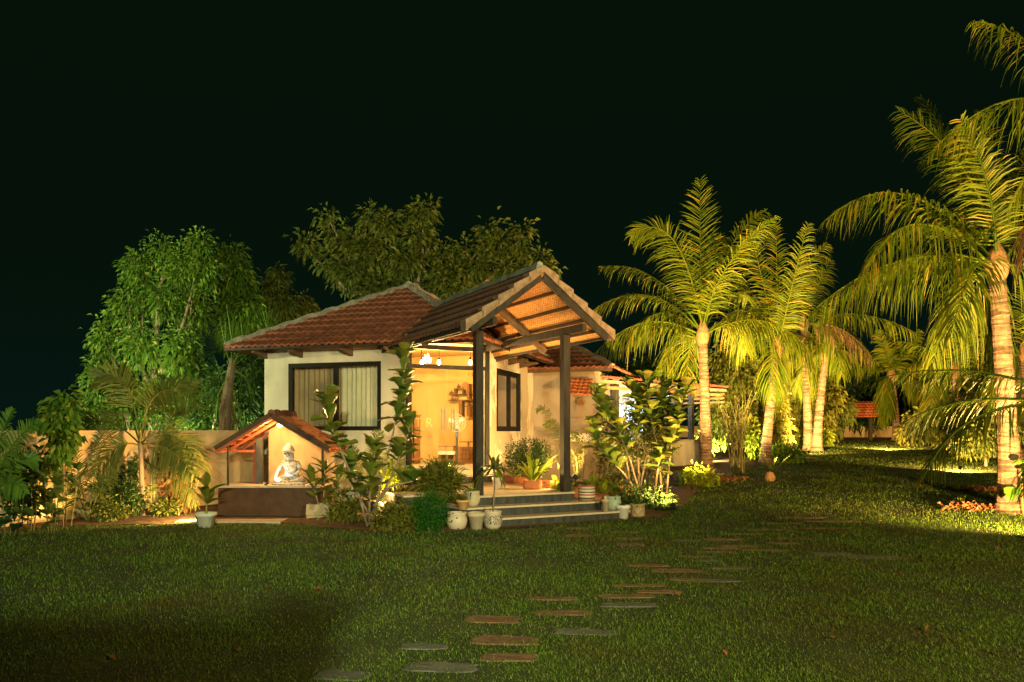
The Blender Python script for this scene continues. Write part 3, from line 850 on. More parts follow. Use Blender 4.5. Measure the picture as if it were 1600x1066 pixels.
# faint white lettering on the left door leaf, small dark lettering high on the right one
def letters(txt, p, size, mat, parent):
    cu = bpy.data.curves.new('lettering', 'FONT'); cu.body = txt; cu.size = size; cu.extrude = 0.001
    o = bpy.data.objects.new('lettering', cu); COL.objects.link(o)
    Rm = Matrix((Vector(LA[0]), Vector((0, 0, 1)), Vector(LA[1]))).transposed().to_4x4()
    o.matrix_world = Matrix.Translation(Vector(p)) @ Rm
    dg = bpy.context.evaluated_depsgraph_get()
    me = bpy.data.meshes.new_from_object(o.evaluated_get(dg)); mw = o.matrix_world.copy()
    bpy.data.objects.remove(o)
    me.transform(Matrix.Translation(-Vector(root_loc(parent))) @ mw); me.materials.clear(); me.materials.append(mat)
    q = bpy.data.objects.new('lettering', me); COL.objects.link(q); q.parent = parent
    return q
letters('T R', P(-.74, DA + .012, 1.56), .26, surf('frosted_letter', (.56, .37, .14)), dr)
letters('I  uuu', P(.42, DA + .012, 2.60), .09, M['frame'], dr)

# steps at the door and the paved platform with its three slate steps
porch_floor = thing('entrance_steps', 'black slate steps and sandstone landing in front of the glass entrance', 'steps', P(0, 0, 0))
def stepblock(l0, l1, a0, a1, z0, z1):
    mb = MB(); pbox(mb, l0, l1, a0, a1, z0, z1 - .028); r = mb.build('riser', M['slate'], porch_floor)
    mb = MB(); pbox(mb, l0 - .012, l1 + .012, a0, a1 + .015, z1 - .028, z1); mb.build('tread', M['tread'], porch_floor)
stepblock(-.95, .93, DA - .3, .11, .30, .45)
stepblock(-1.28, 1.29, DA - .1, .40, .15, .30)
stepblock(-.76, 1.66, DA + .1, .68, -.05, .15)
stepblock(-1.90, -.97, DA + .4, -.50, .30, .45)
stepblock(-2.06, -1.31, DA + .5, -.12, .15, .30)
stepblock(-.95, .95, DA - .1, -2.72, .45, .60)
mb = MB(); pbox(mb, -.98, .98, DA - .2, DA + .14, .60, FL + .006); mb.build('threshold', M['tread'], porch_floor)

# ------------------------------------------------------------------ the porch
porch = thing('porch', 'gabled tiled porch on two dark posts with woven mat ceiling', 'porch', P(0, 0, .45))
GA, BA = .67, -3.95             # front and back of the porch roof
HW, RZ, PZ = 1.30, 4.06, 3.10   # half width, ridge and eave height
def RS(l, a, dz=0): return P(l, a, RZ - abs(l) * (RZ - PZ) / HW + dz)
for s in (-1, 1):
    tile_slope('roof', P(s * HW, BA, PZ), P(s * HW, GA - .02, PZ), P(0, BA, RZ), P(0, GA - .02, RZ), M['tiledark'], porch, course=.3)
    # woven mat under the tiles, in strips between the purlins
    pl = [0.0, .33, .62, .90, 1.12, 1.30]
    for i in range(5):
        mb = MB(); l0, l1 = s * (pl[i] + .012), s * (pl[i + 1] - .012)
        mb.slab([RS(l0, BA + .1, -.055), RS(l1, BA + .1, -.055), RS(l1, GA - .05, -.055), RS(l0, GA - .05, -.055)][::s], .012)
        mb.build('ceiling_mat', M['mat'], porch)
    for l in pl[1:5]:
        mb = MB(); mb.beam(RS(s * l, BA + .1, -.085), RS(s * l, GA - .09, -.085), .045, .05); mb.build('purlin', M['rafter'], porch)
    mb = MB(); mb.beam(RS(s * 1.275, BA + .1, -.075), RS(s * 1.275, GA - .06, -.075), .04, .06); mb.build('purlin', M['steel'], porch)
    # rafter pairs: at the gable and behind the posts
    for a, w, dz in ((GA - .045, .05, -.125), (-1.38, .08, -.16)):
        mb = MB(); mb.beam(RS(s * .02, a, dz), RS(s * 1.24, a, dz), w, .10 if a > 0 else .11); mb.build('rafter', M['steel'] if a > 0 else M['rafter'], porch)
    # stepped verge tiles bedded along the gable
    nt_ = 5
    for i in range(nt_):
        f0, f1 = i / nt_, (i + 1) / nt_ + .02
        la, lb = s * HW * (1.045 - 1.045 * f0), s * HW * (1.045 - 1.045 * min(f1, 1.0))
        mb = MB()
        q = []
        for a in (GA + .035, GA - .16):
            q += [RS(la, a, -.075), RS(la, a, .10), RS(lb, a, .035), RS(lb, a, -.065)]
        mb.add(q, [(0, 1, 2, 3), (7, 6, 5, 4), (0, 4, 5, 1), (1, 5, 6, 2), (2, 6, 7, 3), (3, 7, 4, 0)])
        mb.build('verge_tile', M['barge'], porch)
    # posts and the beams that run from the house over them
    mb = MB(); pbox(mb, s * .82 - .065, s * .82 + .065, -.065, .065, .45, 3.12 if s > 0 else 3.30); mb.build('post', M['steel'], porch)
    mb = MB(); mb.beam(P(s * .82, DA + .06, 3.18), P(s * .82, .60, 3.18), .07, .13); mb.build('side_beam', M['steel'], porch)
mb = MB(); mb.beam(P(-1.0, -1.38, 3.30), P(1.0, -1.38, 3.30), .06, .09)
mb = MB(); mb.beam(P(-1.15, -2.55, 3.26), P(1.15, -2.55, 3.26), .06, .10); mb.build('tie_beam', M['rafter'], porch)
mb = MB(); mb.beam(P(0, -2.55, 3.31), P(0, -2.55, 3.92), .06, .06, up=(1, 0, 0)); mb.build('king_post', M['rafter'], porch)
for s in (-1, 1):
    mb = MB(); mb.beam(P(s * .9, -2.55, 3.31), P(s * .03, -2.55, 3.80), .05, .06); mb.build('brace', M['rafter'], porch)
cap_line('ridge_cap', P(0, BA, RZ + .05), P(0, GA - .1, RZ + .05), .08, .05, surf('green_grey_cap', (.15, .17, .14), (.22, .24, .19), scale=8), porch, 26)

# ------------------------------------------------------------------ inside the room
for i, (px, py, a) in enumerate(((659, 566, -3.5), (667, 561, -3.9), (686, 566, -3.5), (735, 566, -3.6))):
    # hangs on the plane across the room at the given distance behind the glass
    r = np.array([(px - CXP) / F, 1.0]); nn = -PA
    d = (PM.dot(nn) - a) / r.dot(nn)
    c = np.array([r[0] * d, d, CAMZ + (HZ - py) / F * d])
    lab = ['leftmost bare bulb pendant hanging behind the door transom', 'bright lantern pendant hanging between two bulbs behind the transom',
           'bare bulb pendant hanging above the door handles', 'bulb pendant hanging beside the left porch post'][i]
    t = thing('pendant_lamp', lab, 'lamp', c, 'pendant lamps in the entrance room')
    mb = MB(); mb.tube([c + np.array([0, 0, .08]), np.array([c[0], c[1], 3.255])], .005, 6); mb.build('cord', M['black'], t)
    mb = MB(); mb.lathe([(.012, .04), (.02, .04), (.022, .09), (.006, .11)], c, 12); mb.build('socket', M['black'], t)
    mb = MB(); mb.lathe([(.003, -.055), (.024, -.045), (.034, -.015), (.030, .012), (.016, .04)], c, 14); mb.build('bulb', M['bulb'], t, smooth=True)
    if i == 1:
        mb = MB()
        for k in range(6):
            an = k * math.pi / 3
            mb.tube([c + np.array([.03 * math.cos(an), .03 * math.sin(an), .11]), c + np.array([.085 * math.cos(an), .085 * math.sin(an), -.02]), c + np.array([.07 * math.cos(an), .07 * math.sin(an), -.08])], .006, 5)
        mb.build('cage', M['white'], t)
    point('pendant_glow', c + np.array([0, 0, -.12]), 58, WARM, .05)

def vbox(mb, px0, px1, py0, py1, v, dep, mi=0):
    """box standing at depth v in the room between photo columns and rows"""
    a, b = on_v(px0, py1, v), on_v(px1, py0, v)
    c = (a + b) / 2; mb.box(c, (np.linalg.norm((b - a)[:2]), dep, b[2] - a[2]), AX, mi)
t = thing('wall_shelf', 'stepped dark wood wall shelf with bottles on the yellow room wall', 'shelf', on_v(720, 625, 3.3))
for a in ((702, 738, 624.5, 626.5), (703, 738, 615.5, 617), (711, 726, 607, 608.5), (719, 724, 626.5, 652), (728, 737, 634, 636)):
    mb = MB(); vbox(mb, *a, 3.29, .2); mb.build('board', M['darkwood'], t)
for a in ((711.5, 713.5, 608, 616), (724, 726, 608, 616), (732, 735, 600, 625), (731, 736, 636, 650)):
    mb = MB(); vbox(mb, *a, 3.29, .18); mb.build('upright', M['darkwood'], t)
for i, (px, y0, y1, w) in enumerate(((705.5, 611, 615.5, .05), (716.5, 600, 607, .045), (708, 620, 624.5, .05), (713, 617.5, 624.5, .045), (733.5, 629, 634, .06))):
    c = on_v(px, y1, 3.27); h = on_v(px, y0, 3.27)[2] - c[2]
    mb = MB(); mb.lathe([(w, 0), (w, h * .55), (w * .4, h * .7), (w * .35, h)], c, 12)
    tag(mb.build('bottle', M['darkwood'], None, True), ['squat dark jar on the left end of the middle shelf board', 'tall dark bottle on the top shelf board',
        'squat jar on the left end of the lowest shelf board', 'dark bottle on the lowest shelf board beside the jar', 'small pot on the hanging shelf right of the strut'][i], 'bottle', 'bottles on the wall shelf')
mb = MB(); c = on_v(727.5, 603, 3.26)
mb.tube([c - 0.02 * AX[1], c + 0.02 * AX[1]], .09, 20)
tag(mb.build('decorative_disc', M['wood'], None), 'round wooden disc leaning above the wall shelf', 'ornament')

fc = on_v(714, 661, 1.75)
t = thing('pedestal_fan', 'pedestal fan with round wire cage standing behind the glass door', 'fan', (fc[0], fc[1], FL))
mb = MB(); mb.tube([(fc[0], fc[1], FL + .03), fc + np.array([0, 0, -.12])], .022, 10); mb.build('pole', M['metal'], t)
mb = MB(); mb.lathe([(.17, 0), (.17, .02), (.05, .05), (.03, .06)], (fc[0], fc[1], FL), 20); mb.build('base', M['metal'], t)
mb = MB(); mb.beam(fc + np.array([0, 0, -.3]), fc + np.array([0, 0, -.13]), .07, .07, up=(1, 0, 0)); mb.build('control_box', M['metal'], t)
fn = nrm(np.array([-fc[0], -fc[1], 0.1])); f1 = nrm(np.cross(fn, (0, 0, 1))); f2 = np.cross(f1, fn)
mb = MB()
for rr_, off in ((.185, .0), (.185, .05), (.12, .065), (.06, .07)):
    an = np.linspace(0, 2 * math.pi, 33); mb.tube([fc + fn * off + rr_ * (math.cos(x) * f1 + math.sin(x) * f2) for x in an], .004, 5, cap=False)
for k in range(20):
    x = k * math.pi / 10; dvec = math.cos(x) * f1 + math.sin(x) * f2
    mb.tube([fc + fn * .07, fc + fn * .05 + dvec * .185, fc + dvec * .185], .0022, 4)
mb.build('cage', M['white'], t)
for k in range(3):
    x = k * 2.094 + .4; d1 = math.cos(x) * f1 + math.sin(x) * f2; d2 = -math.sin(x) * f1 + math.cos(x) * f2
    mb = MB(); mb.add([fc + d1 * .03 - d2 * .02, fc + d1 * .16 - d2 * .05 + fn * .02, fc + d1 * .16 + d2 * .05 - fn * .01, fc + d1 * .03 + d2 * .02], [(0, 1, 2, 3)]); mb.build('blade', M['white'], t)
mb = MB(); mb.tube([fc - fn * .09, fc + fn * .03], .045, 12); mb.build('motor', M['metal'], t)

t = thing('console_table', 'low wooden console with white top beside the fan', 'table', on_v(702, 722, 2.6))
mb = MB(); vbox(mb, 689, 716, 705, 710, 2.6, .4); mb.build('top', M['white'], t)
for x in (690, 701, 713): mb = MB(); vbox(mb, x, x + 3, 710, 724, 2.6, .34); mb.build('leg', M['wood'], t)
mb = MB(); vbox(mb, 691, 715, 718, 720, 2.6, .36); mb.build('shelf', M['wood'], t)
t = thing('storage_box', 'yellow wooden box standing on the low console', 'box', on_v(700, 705, 2.6))
mb = MB(); vbox(mb, 690, 712, 698, 704.9, 2.6, .3); mb.build('body', M['potorange'], t)
mb = MB(); vbox(mb, 689.5, 712.5, 697, 698, 2.6, .32); mb.build('lid', M['wood'], t)
t = thing('cabinet', 'wooden cabinet with rows of round cut-outs inside the entrance', 'cabinet', on_v(728, 724, 2.4))
mb = MB(); vbox(mb, 718, 745, 698, 724, 2.5, .4); mb.build('body', M['wood'], t)
mb = MB(); vbox(mb, 717.5, 745, 690, 691.3, 2.4, .04); vbox(mb, 731, 733, 691, 698, 2.4, .04); mb.build('rail', M['darkwood'], t)
for r_ in range(3):
    for k in range(4):
        c = on_v(722 + k * 6, 703 + r_ * 7, 2.29); mb = MB(); mb.tube([c, c - .02 * AX[1]], .032, 12); mb.build('cutout', M['darkwood'], t)
t = thing('wooden_stand', 'tall orange wooden stand just inside the left door post', 'stand', on_v(649, 722, 1.9))
for a in ((645, 654, 648, 651), (644.5, 653, 677, 679.5), (644, 656, 716, 719)): mb = MB(); vbox(mb, *a, 1.9, .3); mb.build('shelf', M['wood'], t)
for x in (645.5, 651): mb = MB(); vbox(mb, x, x + 2.2, 651, 724, 1.9, .26); mb.build('leg', M['wood'], t)

# ------------------------------------------------------------------ compound wall on the left
cw = thing('compound_wall', 'ochre plastered compound wall behind the palms on the left', 'wall', (-7.6, 11.9, 0))
pts = [(-10.6, 7.6), (-7.75, 11.6), (-5.6, 15.3), (-5.2, 16.1)]
for i in range(3):
    a, b = np.array(pts[i]), np.array(pts[i + 1]); L = np.linalg.norm(b - a); d_ = (b - a) / L
    n = max(2, int(L / .25)); mb = MB()
    ax = (np.array([*d_, 0]), np.array([-d_[1], d_[0], 0]), np.array([0, 0, 1.]))
    mb.box(np.array([*(a + b) / 2, .70]), (L + (.1 if i < 2 else 0), .18, 1.5), ax); mb.build('wall_panel', M['compound'], cw)
    mb = MB(); mb.box(np.array([*(a + b) / 2, 1.47]), (L + .1, .22, .045), ax); mb.build('coping', M['compound'], cw)

# unseen wall behind the photographer, added for its shadow: the floodlight stands beyond it and it throws the shadow on the near lawn
ew = thing('shadow_wall', 'unseen wall added behind the viewpoint to shade the near lawn, with square end pier', 'wall', (-3.5, -2.0, 0))
mb = MB(); mb.box((-5.3, -2.0, .99), (10.0, .2, 1.98)); mb.build('wall_panel', M['compound'], ew)
mb = MB(); mb.box((-.26, -2.0, 1.02), (.3, .3, 2.04)); mb.build('pier', M['compound'], ew)
for fl, lab in ((FLOOD, 'grey steel floodlight mast standing behind the added shadow wall'), (FILL2, 'added unseen mast of the amber fill lamp at the right behind the viewpoint'), (FILL3, 'added unseen mast of the tree fill lamp beyond the compound wall at the left')):  # second and third masts are unseen, added for the fill lamps
    mast = thing('floodlight_mast', lab, 'lamp post', (fl[0], fl[1] - .25, 0), 'floodlight masts')
    mb = MB(); mb.tube([(fl[0], fl[1] - .25, 0), (fl[0], fl[1] - .25, fl[2] + .3)], .06, 12); mb.build('pole', M['metal'], mast)
    mb = MB(); mb.box((fl[0], fl[1] - .38, fl[2]), (.4, .1, .3)); mb.build('lamp_head', M['metal'], mast)

# ------------------------------------------------------------------ the shrine
SD = 12.9
def S_(px, py, dd=0.0): return W(px, py, SD + dd)
shr = thing('garden_shrine', 'small tiled shrine on a brown stone plinth against the compound wall', 'shrine', (-4.1, 13.3, 0))
mb = MB(); mb.box((-4.10, 13.40, .25), (1.67, 1.0, .56)); mb.build('plinth', M['plinth'], shr)
mb = MB(); mb.box((-4.10, 13.40, .545), (1.71, 1.04, .03)); mb.build('plinth_top', M['slab'], shr)
mb = MB(); mb.box((-4.55, 12.62, .015), (1.7, .74, .05)); mb.build('apron', M['slab'], shr)
sx0, sx1, sapex = -4.96, -3.06, -4.02
RZs, EZs, f_, b_ = 1.76, 1.19, 12.82, 14.15
tile_slope('roof', (sx1, f_, EZs), (sx1, b_, EZs), (sapex, f_, RZs), (sapex, b_, RZs), M['tilebright'], shr, course=.2, wave=.10, amp=.012, lip=.025)
tile_slope('roof', (sx0, f_, EZs), (sx0, b_, EZs), (sapex, f_, RZs), (sapex, b_, RZs), M['tilebright'], shr, course=.2, wave=.10, amp=.012, lip=.025)
cap_line('ridge_cap', (sapex, f_, RZs + .02), (sapex, b_, RZs + .02), .07, .06, M['tile'], shr, 10)
for s, sx in ((-1, sx0), (1, sx1)):
    for y in (f_ + .03, 13.42, b_ - .06):
        mb = MB(); mb.beam((sapex, y, RZs - .055), (sx, y, EZs - .055), .035, .045); mb.build('rafter', M['redsteel'] if s < 0 else M['rafter'], shr)
    mb = MB(); mb.beam((sx + (-.02 if s > 0 else .02), f_, EZs - .05), (sx + (-.02 if s > 0 else .02), b_, EZs - .05), .03, .04); mb.build('eave_rail', M['redsteel'], shr)
    mb = MB(); mb.beam((sapex, f_ - .015, RZs + .005), (sx, f_ - .015, EZs + .005), .03, .07); mb.build('barge_board', M['tiledark'], shr)
    for k in range(1, 7):       # battens that carry the tiles, seen from below
        q = k / 7; mb = MB(); mb.beam((sapex + (sx - sapex) * q, f_ + .02, RZs + (EZs - RZs) * q - .022), (sapex + (sx - sapex) * q, b_ - .02, RZs + (EZs - RZs) * q - .022), .03, .015); mb.build('batten', M['redsteel'], shr)
mb = MB(); mb.beam((sx0 + .1, 13.42, EZs - .06), (-4.45, 13.42, EZs - .06), .03, .04); mb.build('tie_bar', M['redsteel'], shr)
mb = MB(); mb.tube([(-4.80, 12.98, .56), (-4.80, 12.98, 1.27)], .018, 8); mb.build('post', M['steel'], shr)
mb = MB(); mb.box((-4.52, 13.55, .9), (.075, .075, .70)); mb.build('post', M['redsteel'], shr)
mb = MB(); mb.box((-4.41, 13.42, .95), (.095, .095, .80)); mb.build('post', M['slate'], shr)
mb = MB(); mb.tube([(-3.20, 12.98, .56), (-3.20, 12.98, 1.2)], .022, 8); mb.build('post', M['steel'], shr)
# gable wall behind the statue
mb = MB(); mb.slab([(-4.36, 13.84, .56), (-3.18, 13.84, .56), (-3.18, 13.84, 1.24), (sapex, 13.84, 1.70), (-4.36, 13.84, 1.50)], .08); mb.build('back_wall', M['compound'], shr)
lampc = np.array([-3.96, 13.22, 1.60])
t = thing('shrine_lamp', 'small white lamp fixed under the shrine roof', 'lamp', lampc)
mb = MB(); mb.beam(lampc + np.array([-.07, 0, -.03]), lampc + np.array([.07, 0, .05]), .06, .05); mb.build('body', M['white'], t)
mb = MB(); mb.beam(lampc + np.array([-.05, 0, -.06]), lampc + np.array([.05, 0, 0.0]), .04, .015); mb.build('lens', M['lampwhite'], t)
point('shrine_lamp_glow', lampc + np.array([-.15, -.12, -.14]), 55, AMBER, .04)
mb = MB(); gsp = np.array([-4.18, 13.03, .585])
t = thing('statue_spotlight', 'small black spotlight on the plinth at the foot of the statue', 'lamp', (gsp[0], gsp[1], .56))
mb.tube([gsp, gsp + np.array([.035, .02, .03])], [.025, .03], 12); mb.build('head', M['black'], t)
mb = MB(); mb.box((gsp[0], gsp[1], .57), (.04, .04, .02)); mb.build('foot', M['black'], t)
spot('statue_spot_beam', gsp + np.array([.04, .01, .05]), (-3.85, 13.35, .85), 11, (1, .95, .85), angle=75, blend=.6, radius=.02)

# seated stone figure: skinned skeleton, crown and ornaments as parts
def skin(name, verts, edges, radii, mat, parent, sub=2, rootv=0):
    me = bpy.data.meshes.new(name)
    org = np.asarray(root_loc(parent))
    me.from_pydata([tuple(np.asarray(v, float) - org) for v in verts], edges, [])
    o = bpy.data.objects.new(name, me); COL.objects.link(o)
    if parent: o.parent = parent
    md = o.modifiers.new('skin', 'SKIN'); md.use_smooth_shade = True
    for i, r in enumerate(radii):
        sv = me.skin_vertices[0].data[i]; sv.radius = (r, r) if np.isscalar(r) else r
        sv.use_root = (i == rootv)
    ms = o.modifiers.new('sub', 'SUBSURF'); ms.levels = sub; ms.render_levels = sub
    dg = bpy.context.evaluated_depsgraph_get()
    me2 = bpy.data.meshes.new_from_object(o.evaluated_get(dg))
    o.modifiers.clear(); o.data = me2; me2.materials.clear(); me2.materials.append(mat)
    for p in me2.polygons: p.use_smooth = True
    return o
so_ = np.array([-3.84, 13.36, .56])
st = thing('seated_statue', 'pale stone seated deity statue with round crown under the shrine roof', 'statue', so_)
def sp_(x, y, z): return so_ + np.array([x, y, z]) * 1.02
bv = [sp_(0, 0, .10), sp_(0, .0, .20), sp_(-.01, -.01, .31), sp_(-.015, -.015, .39), sp_(-.03, -.03, .44), sp_(-.035, -.035, .50), sp_(-.03, -.03, .56),
      sp_(-.13, -.01, .36), sp_(-.20, -.05, .24), sp_(-.23, -.12, .10), sp_(-.24, -.15, .03),
      sp_(.11, -.01, .36), sp_(.17, -.03, .25), sp_(.12, -.12, .17), sp_(.06, -.16, .16),
      sp_(-.10, -.03, .09), sp_(-.20, -.14, .08), sp_(-.06, -.21, .05), sp_(.02, -.22, .035),
      sp_(.10, -.03, .09), sp_(.22, -.13, .08), sp_(.10, -.21, .05), sp_(.0, -.23, .045)]
be = [(0, 1), (1, 2), (2, 3), (3, 4), (4, 5), (5, 6), (2, 7), (7, 8), (8, 9), (9, 10), (2, 11), (11, 12), (12, 13), (13, 14),
      (0, 15), (15, 16), (16, 17), (17, 18), (0, 19), (19, 20), (20, 21), (21, 22)]
br = [.115, .105, .105, .045, .068, .085, .06, .046, .038, .03, .022, .046, .038, .03, .024, .07, .058, .042, .026, .07, .058, .042, .026]
skin('body', bv, be, br, M['stone'], st)
hc = sp_(-.035, -.04, .51)
mb = MB(); mb.lathe([(.09, .045), (.098, .06), (.095, .085), (.085, .11), (.06, .145), (.03, .165), (.022, .18), (.006, .2)], hc, 20); mb.build('crown', M['stone'], st, True)
mb = MB()
for k in range(12):
    x = k * math.pi / 6; mb.ball(hc + np.array([.098 * math.cos(x), .098 * math.sin(x), .055]), .013, 7, 5)
mb.build('crown_beads', M['stone'], st, True)
mb = MB()
for k in range(18):
    x = math.pi + k * math.pi / 17; mb.ball(sp_(-.015 + .13 * math.cos(x), -.06 + .07 * math.sin(x), .36 - .05 * math.sin(-x + math.pi * 2) + .0), .016, 7, 5)
mb.build('garland', M['stone'], st, True)
mb = MB(); fd = np.array([-.25, -.95, 0]); fd = fd / np.linalg.norm(fd); fs_ = np.array([.95, -.25, 0])
fcx = hc + fd * .078 + np.array([0, 0, -.01])
mb.add([fcx + np.array([0, 0, .03]), fcx - fs_ * .016 + np.array([0, 0, -.02]), fcx + fd * .025 + np.array([0, 0, -.018]), fcx + fs_ * .016 + np.array([0, 0, -.02])], [(0, 1, 2), (0, 2, 3), (1, 3, 2)])
mb.build('nose', M['stone'], st)
for s in (-1, 1):
    mb = MB(); mb.ball(hc + fd * .07 + fs_ * .033 * s + np.array([0, 0, .012]), (.014, .01, .009), 8, 6); mb.build('eye', M['black'], st, True)
    mb = MB(); mb.ball(hc + fs_ * .092 * s + np.array([0, 0, -.015]), (.016, .022, .04), 8, 6); mb.build('ear', M['stone'], st, True)
mb = MB(); mb.ball(hc + fd * .075 + np.array([0, 0, -.045]), (.024, .01, .008), 8, 6); mb.build('mouth', M['stone'], st, True)
mb = MB(); mb.lathe([(.30, 0), (.31, .02), (.27, .045), (.24, .05)], so_ - np.array([0, .06, .0]), 24); mb.build('lotus_base', M['stone'], st)

# ------------------------------------------------------------------ rear wing and pavilion
rw = thing('rear_wing', 'plain plastered rear wing with red tiled roof behind the right porch post', 'building', H(-1, 6.5, 0))
mb = MB(); wall_box(mb, -1.55, -.005, VB + .01, VB + .2, -.05, 3.0); mb.build('wall', M['greyplaster'], rw)
mb = MB(); wall_box(mb, -1.55, -1.36, VB + .2, VB + 4, -.05, 3.0); mb.build('wall', M['greyplaster'], rw)
e0, e1 = H(1.2, VB - .5, 3.0), H(-2.1, VB - .5, 3.0); rp = H(.1, VB + 2.0, 4.15)
tile_slope('roof', e0, e1, H(1.2, VB + 2.0, 4.15), rp, M['tile'], rw)
tile_slope('roof', H(-2.1, VB + 4.5, 3.0), e1, rp, rp, M['tile'], rw)
cap_line('hip_cap', e1 + np.array([0, 0, .04]), rp + np.array([0, 0, .04]), .09, .06, M['barge'], rw, 16)
mb = MB(); mb.beam(e0 + np.array([0, 0, -.05]), e1 + np.array([0, 0, -.05]), .03, .09); mb.build('fascia', M['rafter'], rw)
for k in range(7):
    u = .9 - k * .45; mb = MB(); mb.beam(H(u, VB - .48, 2.94), H(u, VB + .1, 3.2), .05, .06); mb.build('rafter_tail', M['wood'], rw)
tile_slope('awning', on_v(888, 615, VB - .55), on_v(926, 617, VB - .55), on_v(888, 590, VB - .1), on_v(926, 592, VB - .1), M['tilebright'], rw, course=.13, wave=.12)
oc = on_v(908, 628, VB - .04)
mb = MB(); mb.tube([oc, oc - .03 * AX[1]], .10, 20); mb.tube([oc - .03 * AX[1], oc - .06 * AX[1]], [.05, .03], 14)
tag(mb.build('wall_plaque', M['darkwood'], None), 'round dark plaque hung on the orange wall below the awning', 'ornament')

PQ0, PQ1 = np.array([1.75, 20.0]), np.array([6.2, 24.6]); pe = (PQ1 - PQ0) / np.linalg.norm(PQ1 - PQ0); pn = np.array([-pe[1], pe[0]])
LQ = np.linalg.norm(PQ1 - PQ0); QX = (np.array([*pe, 0]), np.array([*pn, 0]), np.array([0, 0, 1.]))
def Q(s, n, z): q = PQ0 + pe * s + pn * n; return np.array([q[0], q[1], z])
pav = thing('garden_pavilion', 'low tiled pavilion lit with cool white light behind the fig bush', 'building', Q(LQ / 2, 1.2, 0))
tile_slope('roof', Q(-.4, -.5, 2.86), Q(LQ + .5, -.5, 2.86), Q(-.4, 1.6, 3.12), Q(LQ - .2, 1.6, 3.12), M['tile'], pav)
tile_slope('roof', Q(LQ + .5, -.5, 2.86), Q(LQ + .5, 3.4, 2.86), Q(LQ - .2, 1.6, 3.12), Q(LQ - .2, 1.7, 3.12), M['tile'], pav)
for dz in (0, .14): mb = MB(); mb.beam(Q(-.4, -.46 + dz, 2.76 - dz), Q(LQ + .45, -.46 + dz, 2.76 - dz), .05, .08); mb.build('eave_beam', M['wood'] if dz else M['barge'], pav)
for k in range(4): mb = MB(); mb.beam(Q(LQ + .42, -.42 + k * .0, 2.78 - k * .13), Q(LQ + .42, 2.8, 2.78 - k * .13), .03, .06); mb.build('slat', M['wood'], pav)
mb = MB(); mb.box(Q(LQ / 2, .02, .66), (LQ, .15, 1.0), QX); mb.build('parapet', M['plaster'], pav)
mb = MB(); mb.box(Q(LQ / 2, .0, 1.18), (LQ, .24, .05), QX); mb.build('sill', M['slab'], pav)
for s in (0.1, 1.6, 3.1, 4.6, 5.55, 6.3): mb = MB(); mb.box(Q(s, .02, 2.0), (.14, .14, 1.7), QX); mb.build('post', M['slate'], pav)
for s in (4.7, 5.4, 6.05):
    mb = MB(); mb.box(Q(s, 2.2, 1.9), (.5, .04, 1.0), QX); pp = mb.build('window', M['white'], pav)
    mb = MB(); mb.box(Q(s, 2.17, 1.9), (.4, .02, .86), QX); mb.build('pane', M['coolpane'], pp)
mb = MB(); mb.box(Q(LQ / 2, 2.3, 1.5), (LQ, .15, 3.0), QX); mb.build('back_wall', M['plaster'], pav)
for s in (2.2, 4.2, 5.8):
    c = Q(s, 1.2, 2.62)
    t = thing('tube_lamp', ['cool white tube lamp at the near end of the pavilion', 'cool white tube lamp in the middle of the pavilion', 'cool white tube lamp at the far end of the pavilion'][(s > 3) + (s > 5)], 'lamp', c, 'tube lamps in the pavilion')
    mb = MB(); mb.tube([c - .3 * QX[0], c + .3 * QX[0]], .02, 8); mb.build('tube', emit('lit_cool_tube', (.7, .9, 1.0), 9.0), t)
    mb = MB(); mb.box(c + np.array([0, 0, .04]), (.66, .05, .03), QX); mb.build('batten', M['white'], t)
    point('tube_lamp_glow', c + np.array([0, 0, -.1]), 60, COOL, .2)
# white panel with black scribbled line drawing under the awning
sm = painted('scribbled_panel', (.70, .68, .60), (.02, .02, .02), 7, .25, .4, 'ink')
mb = MB(); vbox(mb, 891, 934, 677, 690, VB - .75, .05); tag(mb.build('patterned_panel', sm, None), 'white panel with black scribbled pattern beside the right porch post', 'panel')

# ------------------------------------------------------------------ far gate roof and boundary wall
gt = thing('gate_shelter', 'distant red tiled gate roof on two dark posts at the end of the lawn', 'shelter', W(1337, 692, 43))
def Z_(px, py, dd=0): return W(px, py, 43 + dd)
tile_slope('roof', Z_(1301, 652, -.5), Z_(1373, 651, -.5), Z_(1303, 628, 1.0), Z_(1370, 627, 1.0), M['tilebright'], gt, course=.3, wave=.2, amp=.03)
for x in (1315, 1360):
    mb = MB(); a = Z_(x, 650); mb.box((a[0], a[1], (a[2] + .6) / 2), (.17, .17, a[2] - .6)); mb.build('post', M['steel'], gt)
mb = MB(); mb.beam(Z_(1303, 651), Z_(1371, 651), .1, .12); mb.build('beam', M['steel'], gt)
fw_ = thing('boundary_wall', 'low stained wall across the far end of the lawn', 'wall', (16, 46, .9))
for k in range(10):
    mb = MB(); x0 = 8 + k * 2.6; mb.box((x0 + 1.29, 45.6, 1.25), (2.58, .2, .95)); mb.build('wall_panel', M['compound'], fw_)

